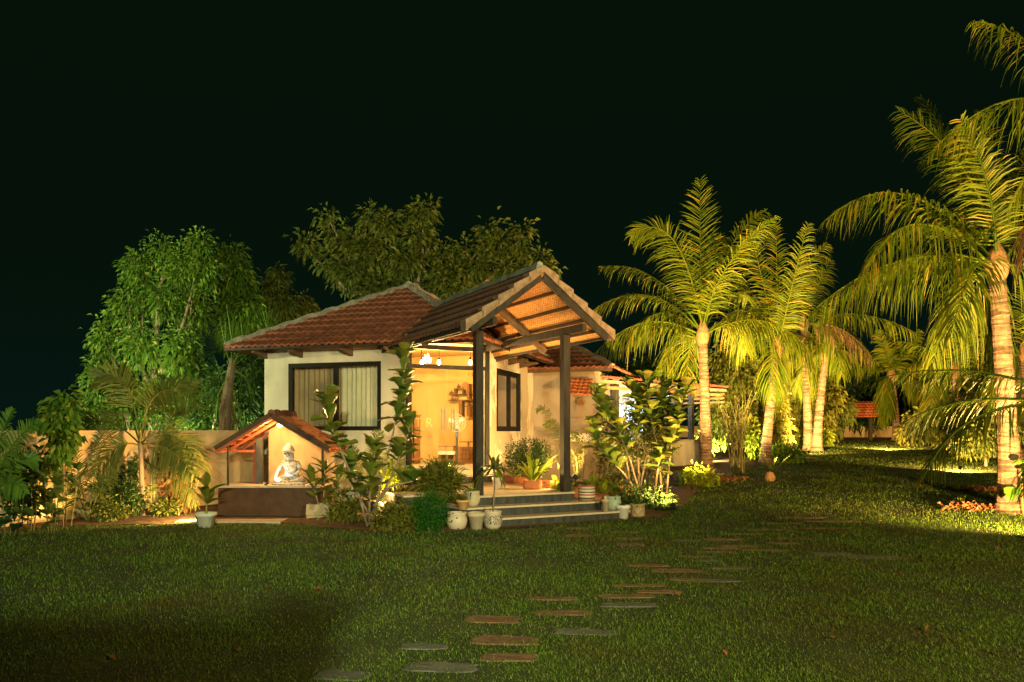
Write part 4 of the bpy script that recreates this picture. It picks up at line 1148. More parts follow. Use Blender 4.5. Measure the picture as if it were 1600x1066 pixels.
# ------------------------------------------------------------------ stepping stones in the lawn
path = bpy.data.objects.new('path', None); COL.objects.link(path); path['kind'] = 'structure'
STONES = []
stones = [(770, 968, 88, 17, 0), (790, 1001, 106, 21, 0), (796, 1028, 96, 18, 0), (663, 1011, 78, 13, 1), (688, 1043, 116, 23, 1), (535, 1056, 88, 22, 1),
          (915, 988, 104, 13, 1), (880, 958, 92, 11, 0), (862, 936, 78, 7, 0), (978, 932, 88, 9, 0), (982, 946, 92, 10, 1), (1000, 915, 84, 6, 0), (1058, 892, 78, 8, 0),
          (1012, 884, 66, 5, 0), (1078, 906, 66, 6, 0), (1120, 908, 72, 5, 1), (1030, 925, 70, 6, 0), (905, 837, 44, 6, 0), (902, 826, 36, 4, 0), (985, 851, 42, 7, 0), (985, 842, 46, 4, 0), (975, 832, 44, 3, 0),
          (1072, 845, 42, 4, 1), (1130, 843, 68, 5, 0), (1155, 854, 58, 4, 0), (1196, 860, 74, 5, 0), (1120, 863, 66, 4, 0), (1128, 857, 60, 3, 0), (1086, 870, 52, 5, 0), (1105, 876, 46, 5, 1), (1165, 835, 60, 3, 0), (1222, 849, 50, 4, 0),
          (1240, 842, 60, 3, 0), (1205, 828, 70, 3, 0), (1285, 826, 80, 3, 0), (1220, 818, 70, 3, 0), (1300, 815, 90, 3, 0), (1250, 809, 80, 2, 0), (1370, 871, 92, 9, 1), (1300, 866, 60, 6, 1), (1140, 888, 70, 5, 1)]
for (px, py, w, h, g) in stones:
    c = G(px, py); wd = w * c[1] / F
    dp = min(max((G(px, py - h / 2)[1] - G(px, py + h / 2)[1]) * .7, .13), .30)
    STONES.append((c[0], c[1], wd / 2, dp / 2))
    mb = MB(); n = 20; yaw = random.uniform(-.10, .02)
    ring = []
    for i in range(n):
        a = 2 * math.pi * i / n
        r = 1 / (abs(math.cos(a)) ** 7 + abs(math.sin(a)) ** 7) ** (1 / 7) * random.uniform(.9, 1.05)
        x, y = r * math.cos(a) * wd / 2, r * math.sin(a) * dp / 2
        ring.append((c[0] + x * math.cos(yaw) - y * math.sin(yaw), c[1] + x * math.sin(yaw) + y * math.cos(yaw)))
    rr_ = np.array(ring); inn = c[:2] + (rr_ - c[:2]) * .93
    zz = c[2]
    vs = [(p[0], p[1], zz - .03) for p in rr_] + [(p[0], p[1], zz + .001) for p in rr_] + [(p[0], p[1], zz + .006 + random.uniform(-.003, .003)) for p in inn]
    mb.add(vs, [(i, (i + 1) % n, n + (i + 1) % n, n + i) for i in range(n)] + [(n + i, n + (i + 1) % n, 2 * n + (i + 1) % n, 2 * n + i) for i in range(n)] + [tuple(range(2 * n, 3 * n))])
    mb.build('stone', M['pavegrey'] if g else M['pave'], path)

# ------------------------------------------------------------------ garden lamps (each with its own light)
def garden_light(label, p, target, energy, color=AMBER, angle=120, blend=.6, radius=.05):
    p = np.asarray(p, float); t = thing('garden_spotlight', label, 'lamp', p, 'garden spotlights in the beds')
    d = nrm(np.asarray(target, float) - (p + np.array([0, 0, .16])))
    h = p + np.array([0, 0, .16])
    mb = MB(); mb.tube([p + np.array([0, 0, -.05]), h], .012, 6); mb.build('stake', M['black'], t)
    mb = MB(); mb.tube([h - d * .05, h + d * .05], [.035, .05], 12); mb.build('head', M['black'], t)
    mb = MB(); mb.tube([h + d * .05, h + d * .054], .042, 12); mb.build('lens', M['lampwhite'], t)
    spot('garden_spotlight_beam', h + d * .075, target, energy, color, angle, blend, radius)

# ------------------------------------------------------------------ coconut palms
def palm(label, bpx, bpy_, cpx, cpy, d, r0, r1, fronds, ll, lw, nl=74, dd=0.0, mat='coco', group='coconut palms', dry=(), zb=None):
    b = W(bpx, bpy_, d); b[2] = (float(gz(b[0], b[1])) if zb is None else zb) - .03
    c = W(cpx, cpy, d + dd)
    t = thing('coconut_palm', label, 'palm tree', b, group)
    L = np.linalg.norm(c - b); nr = int(L / .085); pts = []; rad = []; ring = []
    mid = (b + c) / 2 + np.array([(b[0] - c[0]) * .25, 0, 0])
    for i in range(nr * 3 + 1):
        u = i / (nr * 3); p = (1 - u) ** 2 * b + 2 * u * (1 - u) * mid + u * u * c
        r = r1 + (r0 - r1) * (1 - u) ** 1.2 + .10 * math.exp(-u * L / .22) * (r0 / .18)
        k = i % 3
        r *= (1.03, 1.0, .97)[k]
        pts.append(p + rng.normal(size=3) * [.004, .004, .012]); rad.append(r * (1 + random.uniform(-.018, .018)))
        ring.append(1 if k == 2 and random.random() < .72 else 0)
    mb = MB(); mb.tube(pts, rad, 14, ring=ring); mb.build('trunk', [M['palmbark'], M['palmring']], t)
    mb = MB(); mb.lathe([(r1 * .95, -.15), (r1 * 1.35, .0), (r1 * 1.5, .18), (r1 * 1.0, .38), (r1 * .35, .55)], c, 12); mb.build('crown_shaft', M['fibre'], t)
    s = d / F
    for k, fr in enumerate(fronds):
        tx, ty, qx, qy = fr[:4]; dep = fr[4] if len(fr) > 4 else 0.0; dr = fr[5] if len(fr) > 5 else .55
        p0 = c + np.array([0, 0, .12]) + np.array([random.uniform(-.05, .05), random.uniform(-.05, .05), 0])
        pc = c + np.array([(qx - cpx) * s, dep * .55, -(qy - cpy) * s]); p2 = c + np.array([(tx - cpx) * s, dep, -(ty - cpy) * s])
        ln = np.linalg.norm(pc - p0) + np.linalg.norm(p2 - pc)
        vert = abs(nrm(p2 - p0)[2]) > .8
        frond(p0, pc, p2, int(nl * min(1.3, max(.6, ln / 3.2))), ll, lw, dr, M['cocodry'] if k in dry else M[mat], t, rr=.028,
              side_ref=(random.uniform(-.5, .5), -1, .2) if vert else None, vee=.12 if not vert else 0.0)
    return t

palm('pale ringed coconut palm with amber lit crown beside the pavilion', 1104, 742, 1098, 532, 20.6, .165, .12,
     [(920, 562, 1000, 470, -.6, .75), (1262, 572, 1195, 462, -.8, .75), (932, 478, 1025, 415, .8, .5), (990, 362, 1068, 305, .4, .3), (1097, 277, 1094, 400, .2, .15),
      (1206, 322, 1130, 360, .5, .4), (1170, 372, 1100, 420, -2.0, .35), (948, 402, 1040, 395, 1.2, .45), (1195, 455, 1150, 420, 1.5, .5), (1040, 330, 1085, 390, 1.6, .3), (1150, 345, 1110, 380, 1.5, .3),
      (1085, 606, 1072, 520, .6, .5), (1046, 575, 1060, 490, .8, .7), (1000, 520, 1040, 440, 1.6, .7), (1195, 540, 1160, 460, 1.6, .7)], .92, .028, nl=62)
palm('leaning coconut palm with dark banded trunk, second in the row beyond the pavilion', 1196, 718, 1214, 552, 25.0, .17, .125,
     [(1217, 346, 1218, 450, .3, .25), (1303, 374, 1240, 430, .5, .4), (1180, 352, 1200, 440, .6, .35), (1128, 500, 1170, 455, 0, .7), (1262, 600, 1250, 500, -.6, .7), (1130, 560, 1165, 490, -1.2, .75), (1165, 420, 1190, 470, 1.2, .5),
      (1280, 440, 1250, 470, 1.0, .5), (1240, 365, 1226, 450, -1.2, .3), (1190, 620, 1195, 530, -1, .7), (1240, 630, 1230, 540, 1, .7)], .92, .033, nl=54)
palm('slim small coconut palm behind the leaning palm, with lamp at its foot', 1231, 705, 1228, 590, 34.0, .17, .12,
     [(1290, 590, 1260, 560, -.5, .6), (1170, 600, 1200, 560, -.5, .6), (1228, 510, 1229, 550, 0, .3), (1260, 530, 1240, 555, .5, .5), (1195, 540, 1215, 555, .5, .5), (1270, 630, 1255, 575, .6, .7), (1190, 635, 1205, 580, .6, .7)], .85, .045, nl=70)
palm('tall shaded coconut palm, left one of the pair nearest the gate', 1263, 702, 1256, 512, 33.0, .19, .14,
     [(1420, 522, 1330, 470, -.5, .7), (1300, 590, 1300, 500, -1.0, .8), (1140, 500, 1190, 470, .5, .7), (1350, 450, 1300, 460, .6, .5), (1255, 395, 1256, 460, .2, .3), (1200, 430, 1225, 460, .5, .5), (1380, 560, 1320, 490, .8, .8),
      (1310, 400, 1280, 450, .8, .4), (1220, 600, 1220, 530, .8, .8), (1335, 565, 1305, 500, -1.6, .8), (1285, 610, 1275, 540, .4, .7)], 1.05, .042, nl=54, dry=(9,))
palm('brightly lit banded coconut palm, right one of the pair nearest the gate', 1276, 702, 1290, 560, 32.5, .2, .14,
     [(1340, 580, 1320, 530, -.4, .7), (1230, 560, 1255, 520, -.4, .7), (1292, 470, 1291, 520, 0, .3), (1340, 510, 1312, 520, .5, .5), (1245, 520, 1268, 520, .5, .5), (1255, 610, 1265, 550, .6, .8)], .9, .045, nl=70)
palm('distant coconut palm standing right of the gate shelter', 1402, 693, 1393, 590, 42.0, .22, .16,
     [(1320, 588, 1350, 550, 0, .6), (1480, 600, 1450, 545, 0, .7), (1392, 505, 1392, 560, 0, .25), (1460, 545, 1420, 550, .8, .5), (1340, 548, 1370, 555, .8, .5), (1372, 665, 1372, 600, -.6, .6), (1445, 660, 1440, 585, -.6, .8),
      (1425, 520, 1405, 560, -.8, .3), (1362, 520, 1380, 560, -.8, .3), (1470, 640, 1450, 570, .9, .8), (1375, 650, 1375, 600, -1, .8)], 1.0, .08, nl=56)
palm('far coconut palm seen just left of the large right trunk', 1500, 705, 1492, 585, 30.0, .17, .12,
     [(1400, 590, 1440, 540, 0, .7), (1580, 600, 1540, 540, 0, .7), (1490, 470, 1492, 530, 0, .25), (1560, 530, 1520, 540, .8, .5), (1425, 530, 1465, 540, .8, .5), (1440, 660, 1445, 575, -.6, .7), (1545, 660, 1540, 575, -.6, .8), (1520, 490, 1505, 545, -.8, .3), (1455, 500, 1475, 545, -.8, .3)], .85, .04, nl=60)
palm('far coconut palm behind the large right trunk', 1590, 705, 1600, 560, 26.0, .17, .12,
     [(1500, 560, 1540, 510, 0, .7), (1690, 570, 1650, 510, 0, .7), (1600, 440, 1600, 500, 0, .25), (1660, 490, 1630, 510, .8, .5), (1530, 490, 1570, 510, .8, .5), (1540, 650, 1545, 550, -.6, .7), (1650, 650, 1640, 550, -.6, .8)], .8, .036, nl=60)
palm('large coconut palm with lit ringed trunk at the right edge', 1579, 805, 1557, 428, 13.5, .185, .135,
     [(1278, 352, 1405, 235, -.3, .6), (1322, 446, 1395, 285, -.7, .75), (1250, 500, 1400, 360, -.2, .95), (1436, 535, 1490, 385, -1.0, .55), (1422, 158, 1545, 235, .4, .35), (1482, 118, 1545, 250, .9, .3), (1572, 205, 1562, 320, .6, .2),
      (1690, 430, 1625, 310, .2, .7), (1665, 540, 1620, 400, -.5, .8), (1650, 215, 1590, 290, .7, .4), (1440, 290, 1520, 300, 1.2, .45), (1500, 560, 1520, 430, .9, .8), (1620, 560, 1590, 430, 1.0, .8), (1460, 215, 1535, 300, -.8, .35),
      (1590, 140, 1570, 300, 1.0, .25), (1400, 420, 1470, 350, 1.1, .8)], .84, .023, nl=82)
palm('tall coconut palm out at the right with one dry frond', 1790, 800, 1770, 240, 11.0, .19, .14,
     [(1478, 222, 1620, 60, .4, .8), (1535, 22, 1640, 40, .2, .7), (1585, 420, 1620, 215, -.2, .9), (1900, 150, 1830, 150, .4, .5), (1940, 340, 1850, 180, .2, .8), (1780, 20, 1775, 140, .4, .3), (1640, 300, 1680, 150, .9, .8)], .72, .022, nl=60, dry=(2,))
palm('low coconut palm off the right edge whose fronds cross the trunk', 1735, 860, 1725, 660, 9.2, .15, .12,
     [(1395, 590, 1560, 540, .6, .55), (1428, 748, 1500, 590, -.2, .6), (1470, 660, 1560, 590, .9, .6), (1640, 480, 1690, 560, .4, .4), (1850, 560, 1800, 570, .3, .5), (1880, 720, 1820, 610, .2, .7), (1560, 760, 1620, 650, -.5, .6)], .56, .019, nl=66)

# ------------------------------------------------------------------ feathery palms by the compound wall
def feather_palm(label, base, fronds, d, ll, lw, mat, stems=(), nl=44, rr=.016, group='feathery palms by the compound wall', origin=None):
    t = thing('areca_palm', label, 'palm', base, group)
    for st_ in stems:
        mb = MB(); mb.tube(np.array([W(*q) for q in st_[0]]), np.linspace(st_[1], st_[2], len(st_[0])), 10); mb.build('stem', M['bark'] if st_[1] > .035 else M['greenstem'], t, True)
    for f in fronds:
        p = [W(f[2 * i], f[2 * i + 1], d + (f[6] if len(f) > 6 else 0) * i * .5) for i in range(3)]
        frond(p[0], p[1], p[2], nl, ll, lw, (f[7] if len(f) > 7 else .35) * .6, M[mat], t, rr=rr, start=.25, vee=.35, side_ref=(random.uniform(-.3, .3), -1, random.uniform(.2, .6)))
    return t
b = G(224, 811); dA = b[1]
feather_palm('arching feather palm with single pale stem in front of the compound wall', b,
    [(219, 692, 232, 560, 318, 640, -.5, .3), (219, 692, 205, 560, 148, 592, -.3, .3), (218, 694, 170, 640, 120, 668, .3, .4), (221, 692, 290, 640, 322, 762, .2, .5), (219, 692, 240, 600, 310, 600, .6, .3), (218, 692, 190, 600, 188, 578, .5, .25), (220, 694, 270, 690, 300, 740, -.4, .6), (217, 696, 180, 680, 150, 740, -.3, .6)],
    dA, .50, .022, 'areca', [([(224, 808, dA), (222, 760, dA), (219, 692, dA)], .05, .035)], nl=46)
b2 = G(243, 808); dB = b2[1] + .1
feather_palm('clumped feather palm with drooping brownish fronds against the wall', np.array([b2[0], dB, 0]),
    [(236, 730, 250, 660, 300, 700, -.2, .6), (238, 730, 200, 690, 172, 745, .2, .7), (240, 740, 280, 720, 308, 790, -.3, .7), (238, 730, 262, 640, 290, 640, .2, .5), (242, 745, 270, 690, 312, 712, .1, .6), (236, 735, 215, 700, 190, 770, 0, .7)],
    dB, .34, .018, 'areca', [([(244, 806, dB), (240, 730, dB)], .03, .022), ([(236, 806, dB), (237, 735, dB)], .026, .02), ([(250, 806, dB), (243, 745, dB)], .026, .02)], nl=40)
b3 = G(137, 818); dC = b3[1] - .1
feather_palm('small upright feather palm left of the pale stemmed palm', b3,
    [(137, 815, 120, 720, 110, 655, -.2, .3), (138, 815, 150, 720, 160, 668, .2, .3), (137, 815, 115, 740, 78, 705, .2, .4), (138, 815, 160, 740, 182, 740, .0, .4), (137, 815, 100, 760, 88, 735, -.2, .45)], dC, .28, .016, 'areca', nl=40, rr=.011)
b4 = W(-10, 780, 10.2); b4[2] = 0
feather_palm('bright green feather palm cut by the left edge of the view', b4,
    [(-20, 790, 10, 680, 62, 660, -.2, .3), (-20, 790, -10, 690, 20, 640, .2, .3), (-20, 790, 20, 700, 58, 720, .2, .4), (-25, 790, -30, 700, -60, 640, 0, .3), (-20, 790, 10, 730, 40, 770, -.3, .4)], 10.2, .30, .024, 'arecagreen', nl=38)
# tall fan palm in the gap between wall and house, shaggy with dead leaves
fp = W(352, 690, 16.8); fp[2] = 0
t = thing('fan_palm', 'shaggy fan palm in the dark gap beside the house', 'palm', fp)
mb = MB(); mb.tube([W(350, 760, 16.8), W(352, 640, 16.8), W(364, 560, 16.8)], [.16, .12, .07], 10); mb.build('trunk', M['barkdark'], t)
for (x, y, ax_, ay_, r) in ((362, 535, -.2, 1, .9), (372, 560, .8, .6, .9), (385, 590, 1, -.3, .7), (345, 585, -1, .2, .7), (352, 545, -.8, .8, .8), (380, 535, .6, 1, .9), (340, 620, -.8, -.5, .7), (420, 525, .9, .8, .9)):
    mb = MB(); c = W(x, y, 16.8 + random.uniform(-.4, .4)); hub = W(362, 575, 16.8); mb.tube([hub, c], .012, 5)
    a0 = math.atan2(ay_, ax_)
    for k in range(22):
        a = a0 + (k - 10.5) * .105; dv = np.array([math.cos(a), random.uniform(-.25, .05), math.sin(a)])
        mb.add(*strap(c, dv, r * random.uniform(.85, 1.0), .03, .12, 3))
    mb.build('frond', M['arecagreen'], t)
mb = MB()
for k in range(60):
    a = random.uniform(0, 6.28); p = W(352 + random.uniform(-6, 10), random.uniform(590, 670), 16.8)
    mb.add(*strap(p, (math.cos(a) * .4, math.sin(a) * .4, -1), random.uniform(.5, .9), .03, .1, 3))
mb.build('dead_skirt', M['redleaf'], t)

# ------------------------------------------------------------------ trees
def tree(label, d, base_px, clumps, n, ll, lw, mat, limbs, group, r0=.12, dd=.8, droop=.7, bark='bark', spread=.1, inner=.3, per=6, sag=.3, name='tree'):
    b = W(base_px[0], base_px[1], d); b[2] = float(gz(b[0], b[1]))
    t = thing(name, label, 'tree', b, group)
    mb = MB()
    for k, lm in enumerate(limbs):
        pts = [W(q[0], q[1], d + (q[2] if len(q) > 2 else 0)) for q in lm]
        if k == 0: pts[0][2] = b[2] - .1
        # smooth the polyline a little
        P_ = []
        for i in range(len(pts) - 1):
            for u in np.linspace(0, 1, 5)[:-1]: P_.append(pts[i] * (1 - u) + pts[i + 1] * u + rng.normal(size=3) * .015)
        P_.append(pts[-1]); rr_ = np.linspace(r0 if k == 0 else r0 * .55, r0 * .25 if k == 0 else .015, len(P_))
        mb.tube(P_, rr_, 8)
    mb.build('trunk', M[bark], t, True)
    leaf_cloud('crown', pxclumps([(c[0], c[1], c[2] * .64, c[3] * .76, *c[4:]) for c in clumps], d, dd), n, ll, lw, M[mat], t, droop=droop, spread=spread, inner=inner, per=per, sag=sag)
    return t
LG = 'leafy trees beyond the compound wall'
tree('broad bright green tree with hanging leaves above the compound wall', 19.5, (245, 700),
     [(222, 425, 34, 40), (255, 398, 24, 34), (285, 420, 26, 42), (312, 388, 24, 32), (316, 425, 30, 34), (205, 478, 40, 36), (258, 470, 36, 44), (306, 480, 28, 44, .4), (168, 530, 30, 42), (222, 540, 40, 40, -.4), (282, 545, 34, 42, -.4),
      (152, 590, 26, 36), (200, 605, 40, 36, -.3), (262, 610, 38, 34), (305, 590, 26, 36), (145, 640, 22, 34), (185, 655, 36, 26), (250, 655, 50, 24), (300, 650, 28, 30)],
     12500, .135, .062, 'treegreen', [[(245, 700), (240, 600), (247, 480), (258, 400)], [(243, 620), (205, 540), (200, 450)], [(244, 590), (290, 500), (312, 390)], [(278, 690, .3), (282, 610, .2), (300, 470)], [(205, 690, -.2), (190, 600), (165, 520)], [(238, 690, -.3), (225, 600), (222, 430)]], LG, r0=.11, droop=.6, inner=.12)
tree('narrow green tree rising behind the fan palm', 21.0, (372, 690), [(362, 405, 22, 28), (372, 440, 30, 34), (358, 470, 24, 36), (388, 485, 24, 36), (370, 520, 30, 36)], 4300, .18, .08, 'treegreen',
     [[(372, 690), (370, 560), (366, 400)], [(371, 560), (390, 470)]], LG, r0=.1, droop=1.0)
tree('brownish green tree between narrow tree and roof hip', 22.5, (425, 690), [(435, 435, 16, 22), (425, 465, 24, 32), (445, 480, 22, 30), (415, 510, 30, 30)], 2600, .17, .075, 'treeolive', [[(425, 690), (428, 520), (435, 425)]], LG, r0=.1, droop=.9)
tree('low rounded tree just left of the roof slope', 23.5, (470, 690), [(472, 480, 22, 22), (460, 505, 26, 22), (485, 500, 16, 18)], 1700, .16, .07, 'treeyellow', [[(470, 690), (470, 520), (472, 470)]], LG, r0=.1)
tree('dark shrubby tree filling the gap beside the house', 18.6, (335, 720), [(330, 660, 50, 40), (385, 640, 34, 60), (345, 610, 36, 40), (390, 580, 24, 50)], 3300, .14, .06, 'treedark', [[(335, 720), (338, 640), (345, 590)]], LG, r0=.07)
tree('spreading olive leaved tree behind the cottage roof', 21.5, (640, 690),
     [(512, 335, 12, 14), (525, 362, 20, 18), (480, 385, 20, 16), (462, 375, 10, 10), (550, 385, 30, 24), (582, 340, 18, 20), (605, 350, 20, 22), (580, 395, 40, 28), (650, 338, 22, 18), (668, 330, 16, 14), (655, 370, 30, 22), (630, 410, 44, 34),
      (545, 425, 36, 28), (690, 400, 26, 20), (705, 430, 44, 34), (762, 362, 18, 14), (775, 385, 28, 22), (818, 362, 14, 10), (805, 385, 22, 18), (745, 420, 36, 28), (800, 425, 36, 24), (845, 405, 18, 14), (850, 425, 26, 18), (600, 455, 60, 26), (690, 460, 60, 24), (515, 405, 20, 18), (730, 390, 18, 16)],
     9000, .20, .085, 'treeolive', [[(640, 690), (640, 480), (632, 400)], [(638, 500), (560, 430), (512, 340)], [(620, 480), (540, 450), (465, 378)], [(640, 480), (600, 400), (584, 335)], [(645, 480), (660, 400), (662, 335)], [(650, 490), (720, 430), (765, 365)], [(660, 500), (760, 440), (818, 365)], [(670, 500), (780, 450), (850, 410)]],
     'trees behind the buildings', r0=.14, droop=.35, spread=.13, inner=.4)
RG = 'background trees behind the palms'
tree('dense green tree between pavilion and leaning palm', 27.0, (1150, 690), [(1150, 585, 44, 40), (1190, 600, 36, 44), (1120, 620, 34, 40), (1165, 650, 44, 36), (1130, 560, 30, 30)], 5200, .17, .08, 'treeolive', [[(1150, 700), (1152, 640), (1150, 570)], [(1152, 650), (1190, 600)]], RG, r0=.1, inner=.2)
tree('pale lit bushy tree behind the small slim palm', 38.0, (1245, 690), [(1245, 640, 40, 44), (1290, 620, 34, 40), (1260, 590, 40, 30), (1215, 650, 30, 40), (1285, 660, 20, 24)], 4200, .26, .12, 'treeyellow', [[(1245, 700), (1250, 620)]], RG, r0=.12)
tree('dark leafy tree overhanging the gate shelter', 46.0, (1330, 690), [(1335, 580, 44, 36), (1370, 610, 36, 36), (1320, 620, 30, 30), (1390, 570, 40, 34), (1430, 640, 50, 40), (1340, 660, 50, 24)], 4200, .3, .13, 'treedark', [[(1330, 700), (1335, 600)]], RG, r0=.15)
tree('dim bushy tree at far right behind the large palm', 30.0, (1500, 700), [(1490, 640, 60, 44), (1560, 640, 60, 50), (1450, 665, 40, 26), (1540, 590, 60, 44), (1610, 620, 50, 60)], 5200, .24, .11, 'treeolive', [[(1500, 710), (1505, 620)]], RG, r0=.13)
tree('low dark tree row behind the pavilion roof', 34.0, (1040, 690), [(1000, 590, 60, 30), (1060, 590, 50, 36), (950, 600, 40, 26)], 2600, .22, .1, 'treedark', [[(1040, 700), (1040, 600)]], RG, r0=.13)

for (px, d_, cl, n_, mt, lab) in ((1110, 25.5, [(1112, 650, 22, 34), (1128, 675, 22, 24), (1105, 690, 20, 16)], 1500, 'treeolive', 'leafy bush tree showing right of the first palm trunk'),
        (1215, 30.0, [(1212, 640, 20, 34), (1205, 675, 22, 22), (1222, 670, 18, 24)], 1500, 'treeyellow', 'yellow green bush tree between the leaning and slim palms'),
        (1310, 40.0, [(1318, 640, 20, 26), (1300, 672, 18, 18)], 900, 'treeolive', 'olive bush tree left of the gate shelter'),
        (1440, 36.0, [(1440, 660, 30, 30), (1470, 675, 30, 22), (1420, 680, 24, 16)], 1600, 'treeyellow', 'yellow green bush between far palms and boundary wall'),
        (1540, 24.0, [(1535, 690, 30, 24), (1570, 680, 30, 30), (1505, 700, 22, 14)], 1600, 'treeolive', 'bush behind the large right palm trunk'),
        (1175, 28.5, [(1172, 590, 26, 30), (1200, 620, 24, 30), (1160, 640, 24, 30)], 1900, 'treeyellow', 'yellow green tree filling the gap behind the leaning palm'),
        (1420, 47.0, [(1415, 620, 30, 26), (1450, 630, 26, 24), (1385, 640, 24, 22)], 1500, 'treeolive', 'olive tree far behind the gate shelter')):
    tree(lab, d_, (px, 700), cl, n_, .006 * d_, .003 * d_, mt, [[(px, 705), (px + 2, 670)]], 'bushes behind the palms', r0=.05, name='bush')

# ------------------------------------------------------------------ leafy shrubs and garden plants
def shrub(name, label, cat, base, clumps, d, n, ll, lw, mat, stems, droop=.3, group=None, dd=.9, spread=.05, per=5, sag=.2, inner=.35, srad=.012, smat='bark'):
    t = thing(name, label, cat, base, group)
    mb = MB()
    for s in stems: mb.tube(np.array([W(q[0], q[1], d + (q[2] if len(q) > 2 else 0)) for q in s]), np.linspace(srad, srad * .4, len(s)), 6)
    mb.build('stem', M[smat], t, True)
    leaf_cloud('foliage', pxclumps(clumps, d, dd), n, ll, lw, M[mat], t, droop=droop, spread=spread, per=per, sag=sag, inner=inner)
    return t

def big_leaf_plant(name, label, cat, base, d, stems, kind, mat, size, gap, start=.3, group=None, srad=.016, smat='bark', elev=.45, seed=0, tilt=0.0):
    """upright stems carrying large single leaves, each leaf an object"""
    t = thing(name, label, cat, base, group)
    rs = random.Random(seed)
    for si, s in enumerate(stems):
        pts = np.array([W(q[0], q[1], d + (q[2] if len(q) > 2 else 0)) for q in s])
        m1 = MB(); m1.tube(pts, np.linspace(srad, srad * .5, len(pts)), 8); m1.build('stem', M[smat], t, True)
        seg = np.linalg.norm(np.diff(pts, axis=0), axis=1); tot = seg.sum(); cum = np.concatenate([[0], np.cumsum(seg)])
        st0 = start[si] if isinstance(start, (list, tuple)) else start
        x = st0 * tot; k = 0
        while x < tot:
            i = min(np.searchsorted(cum, x, side='right') - 1, len(seg) - 1); u = (x - cum[i]) / seg[i]
            p = pts[i] * (1 - u) + pts[i + 1] * u
            az = 2.4 * k + si * 1.3 + rs.uniform(-.3, .3); f = (x / tot)
            e = elev - .25 + .6 * f ** 3 + rs.uniform(-.6, .6)
            place_leaf(kind, mat, p, (math.cos(az) * math.cos(e), math.sin(az) * math.cos(e), math.sin(e)), size * rs.uniform(.75, 1.15), t, rs.uniform(-.4, .4))
            x += gap * rs.uniform(.8, 1.2); k += 1
        for k in range(4):
            az = k * 1.6 + si; e = rs.uniform(.7, 1.2)
            place_leaf(kind, mat, pts[-1], (math.cos(az) * math.cos(e), math.sin(az) * math.cos(e), math.sin(e)), size * rs.uniform(.7, 1.0), t, rs.uniform(-.4, .4))
    return t

# fiddle-leaf fig in front of the facade
bF = G(578, 826); dF = bF[1]
big_leaf_plant('fiddle_leaf_fig', 'tall fiddle leaf fig with three stems in front of the cottage facade', 'plant', bF, dF,
    [[(580, 826), (594, 760), (604, 720), (616, 670, .1), (628, 620, .1), (632, 556, .1)], [(575, 826), (560, 770), (535, 710, -.1), (516, 665, -.1), (512, 625, -.1)], [(578, 826), (577, 780), (582, 735), (586, 700)], [(582, 800), (612, 745), (634, 690, -.1), (640, 665, -.1)], [(584, 790), (610, 760), (645, 752, -.2)], [(574, 800), (552, 760), (548, 725)]],
    'fiddle', 'fig', .28, .027, [.60, .62, .35, .60, .75, .4], srad=.02, seed=3, elev=.75)
bR = G(1000, 790); dR = 14.6
big_leaf_plant('fiddle_leaf_fig', 'wide fiddle leaf fig bush with yellow lit leaves left of the first coconut palm', 'plant', np.array([W(1010, 780, dR)[0], dR, .06]), dR,
    [[(1036, 790), (1028, 700), (1016, 650), (1010, 596)], [(1040, 790), (1048, 700), (1056, 650), (1074, 606)], [(990, 790), (976, 700, -.2), (950, 660, -.2), (934, 618, -.2)], [(1000, 790), (996, 690, .2), (1000, 630, .2), (985, 608, .2)], [(1005, 790), (985, 720, -.3), (965, 670, -.3), (945, 655, -.4)], [(1020, 790), (1030, 720, -.3), (1050, 690, -.3), (1060, 660, -.3)],
     [(995, 790), (1008, 720, .3), (1030, 650, .3), (1040, 612, .3)], [(1010, 790), (975, 740, -.4), (935, 700, -.4), (925, 668, -.4)]],
    'fiddle', 'fig', .29, .027, [.62, .62, .6, .58, .55, .4, .6, .5], srad=.02, seed=8, elev=.8)
shrub('shrub', 'dense small leaved shrub growing among the right fig stems', 'shrub', W(970, 785, dR + .3), [(965, 690, 34, 40), (1000, 680, 34, 44), (955, 740, 30, 34), (1010, 735, 34, 34), (975, 650, 34, 26), (1030, 690, 24, 40)], dR + .35, 3600, .07, .035, 'treeyellow',
      [[(975, 790), (970, 690)], [(985, 790), (1000, 680)]], group='shrubs in the beds')
shrub('shrub', 'low dark leafy shrub behind the pots at the right end of the steps', 'shrub', G(1010, 800), [(985, 775, 26, 18), (1020, 780, 28, 18), (1040, 790, 16, 12)], G(1010, 800)[1], 1300, .08, .035, 'treedark', [[(1000, 800), (1000, 770)], [(1020, 802), (1022, 775)]], group='shrubs in the beds')
bS = G(670, 832); dS = bS[1]
shrub('shrub', 'round bright green fine leaved shrub left of the painted pots', 'shrub', bS, [(668, 795, 23, 26), (660, 810, 18, 18), (682, 805, 17, 22), (672, 822, 22, 12), (652, 788, 9, 13), (690, 786, 8, 10), (674, 772, 10, 8)], dS, 5200, .035, .014, 'shrub', [[(670, 832), (668, 800)], [(670, 832), (680, 805)]], group='shrubs in the beds', spread=.02, droop=-.3)
shrub('shrub', 'low lime leaved ground shrub between fig and round shrub', 'shrub', G(615, 830), [(600, 815, 22, 14), (630, 818, 20, 14), (612, 800, 24, 12), (640, 800, 14, 12)], G(615, 832)[1], 1500, .055, .026, 'treeyellow', [[(612, 830), (610, 805)]], group='shrubs in the beds', droop=-.2)
shrub('shrub', 'leafy green border plants along the left side of the landing', 'shrub', G(640, 805), [(612, 775, 20, 16), (640, 780, 24, 14), (660, 765, 16, 14)], G(640, 808)[1], 1100, .07, .03, 'treeolive', [[(640, 805), (635, 775)]], group='shrubs in the beds', droop=-.1)
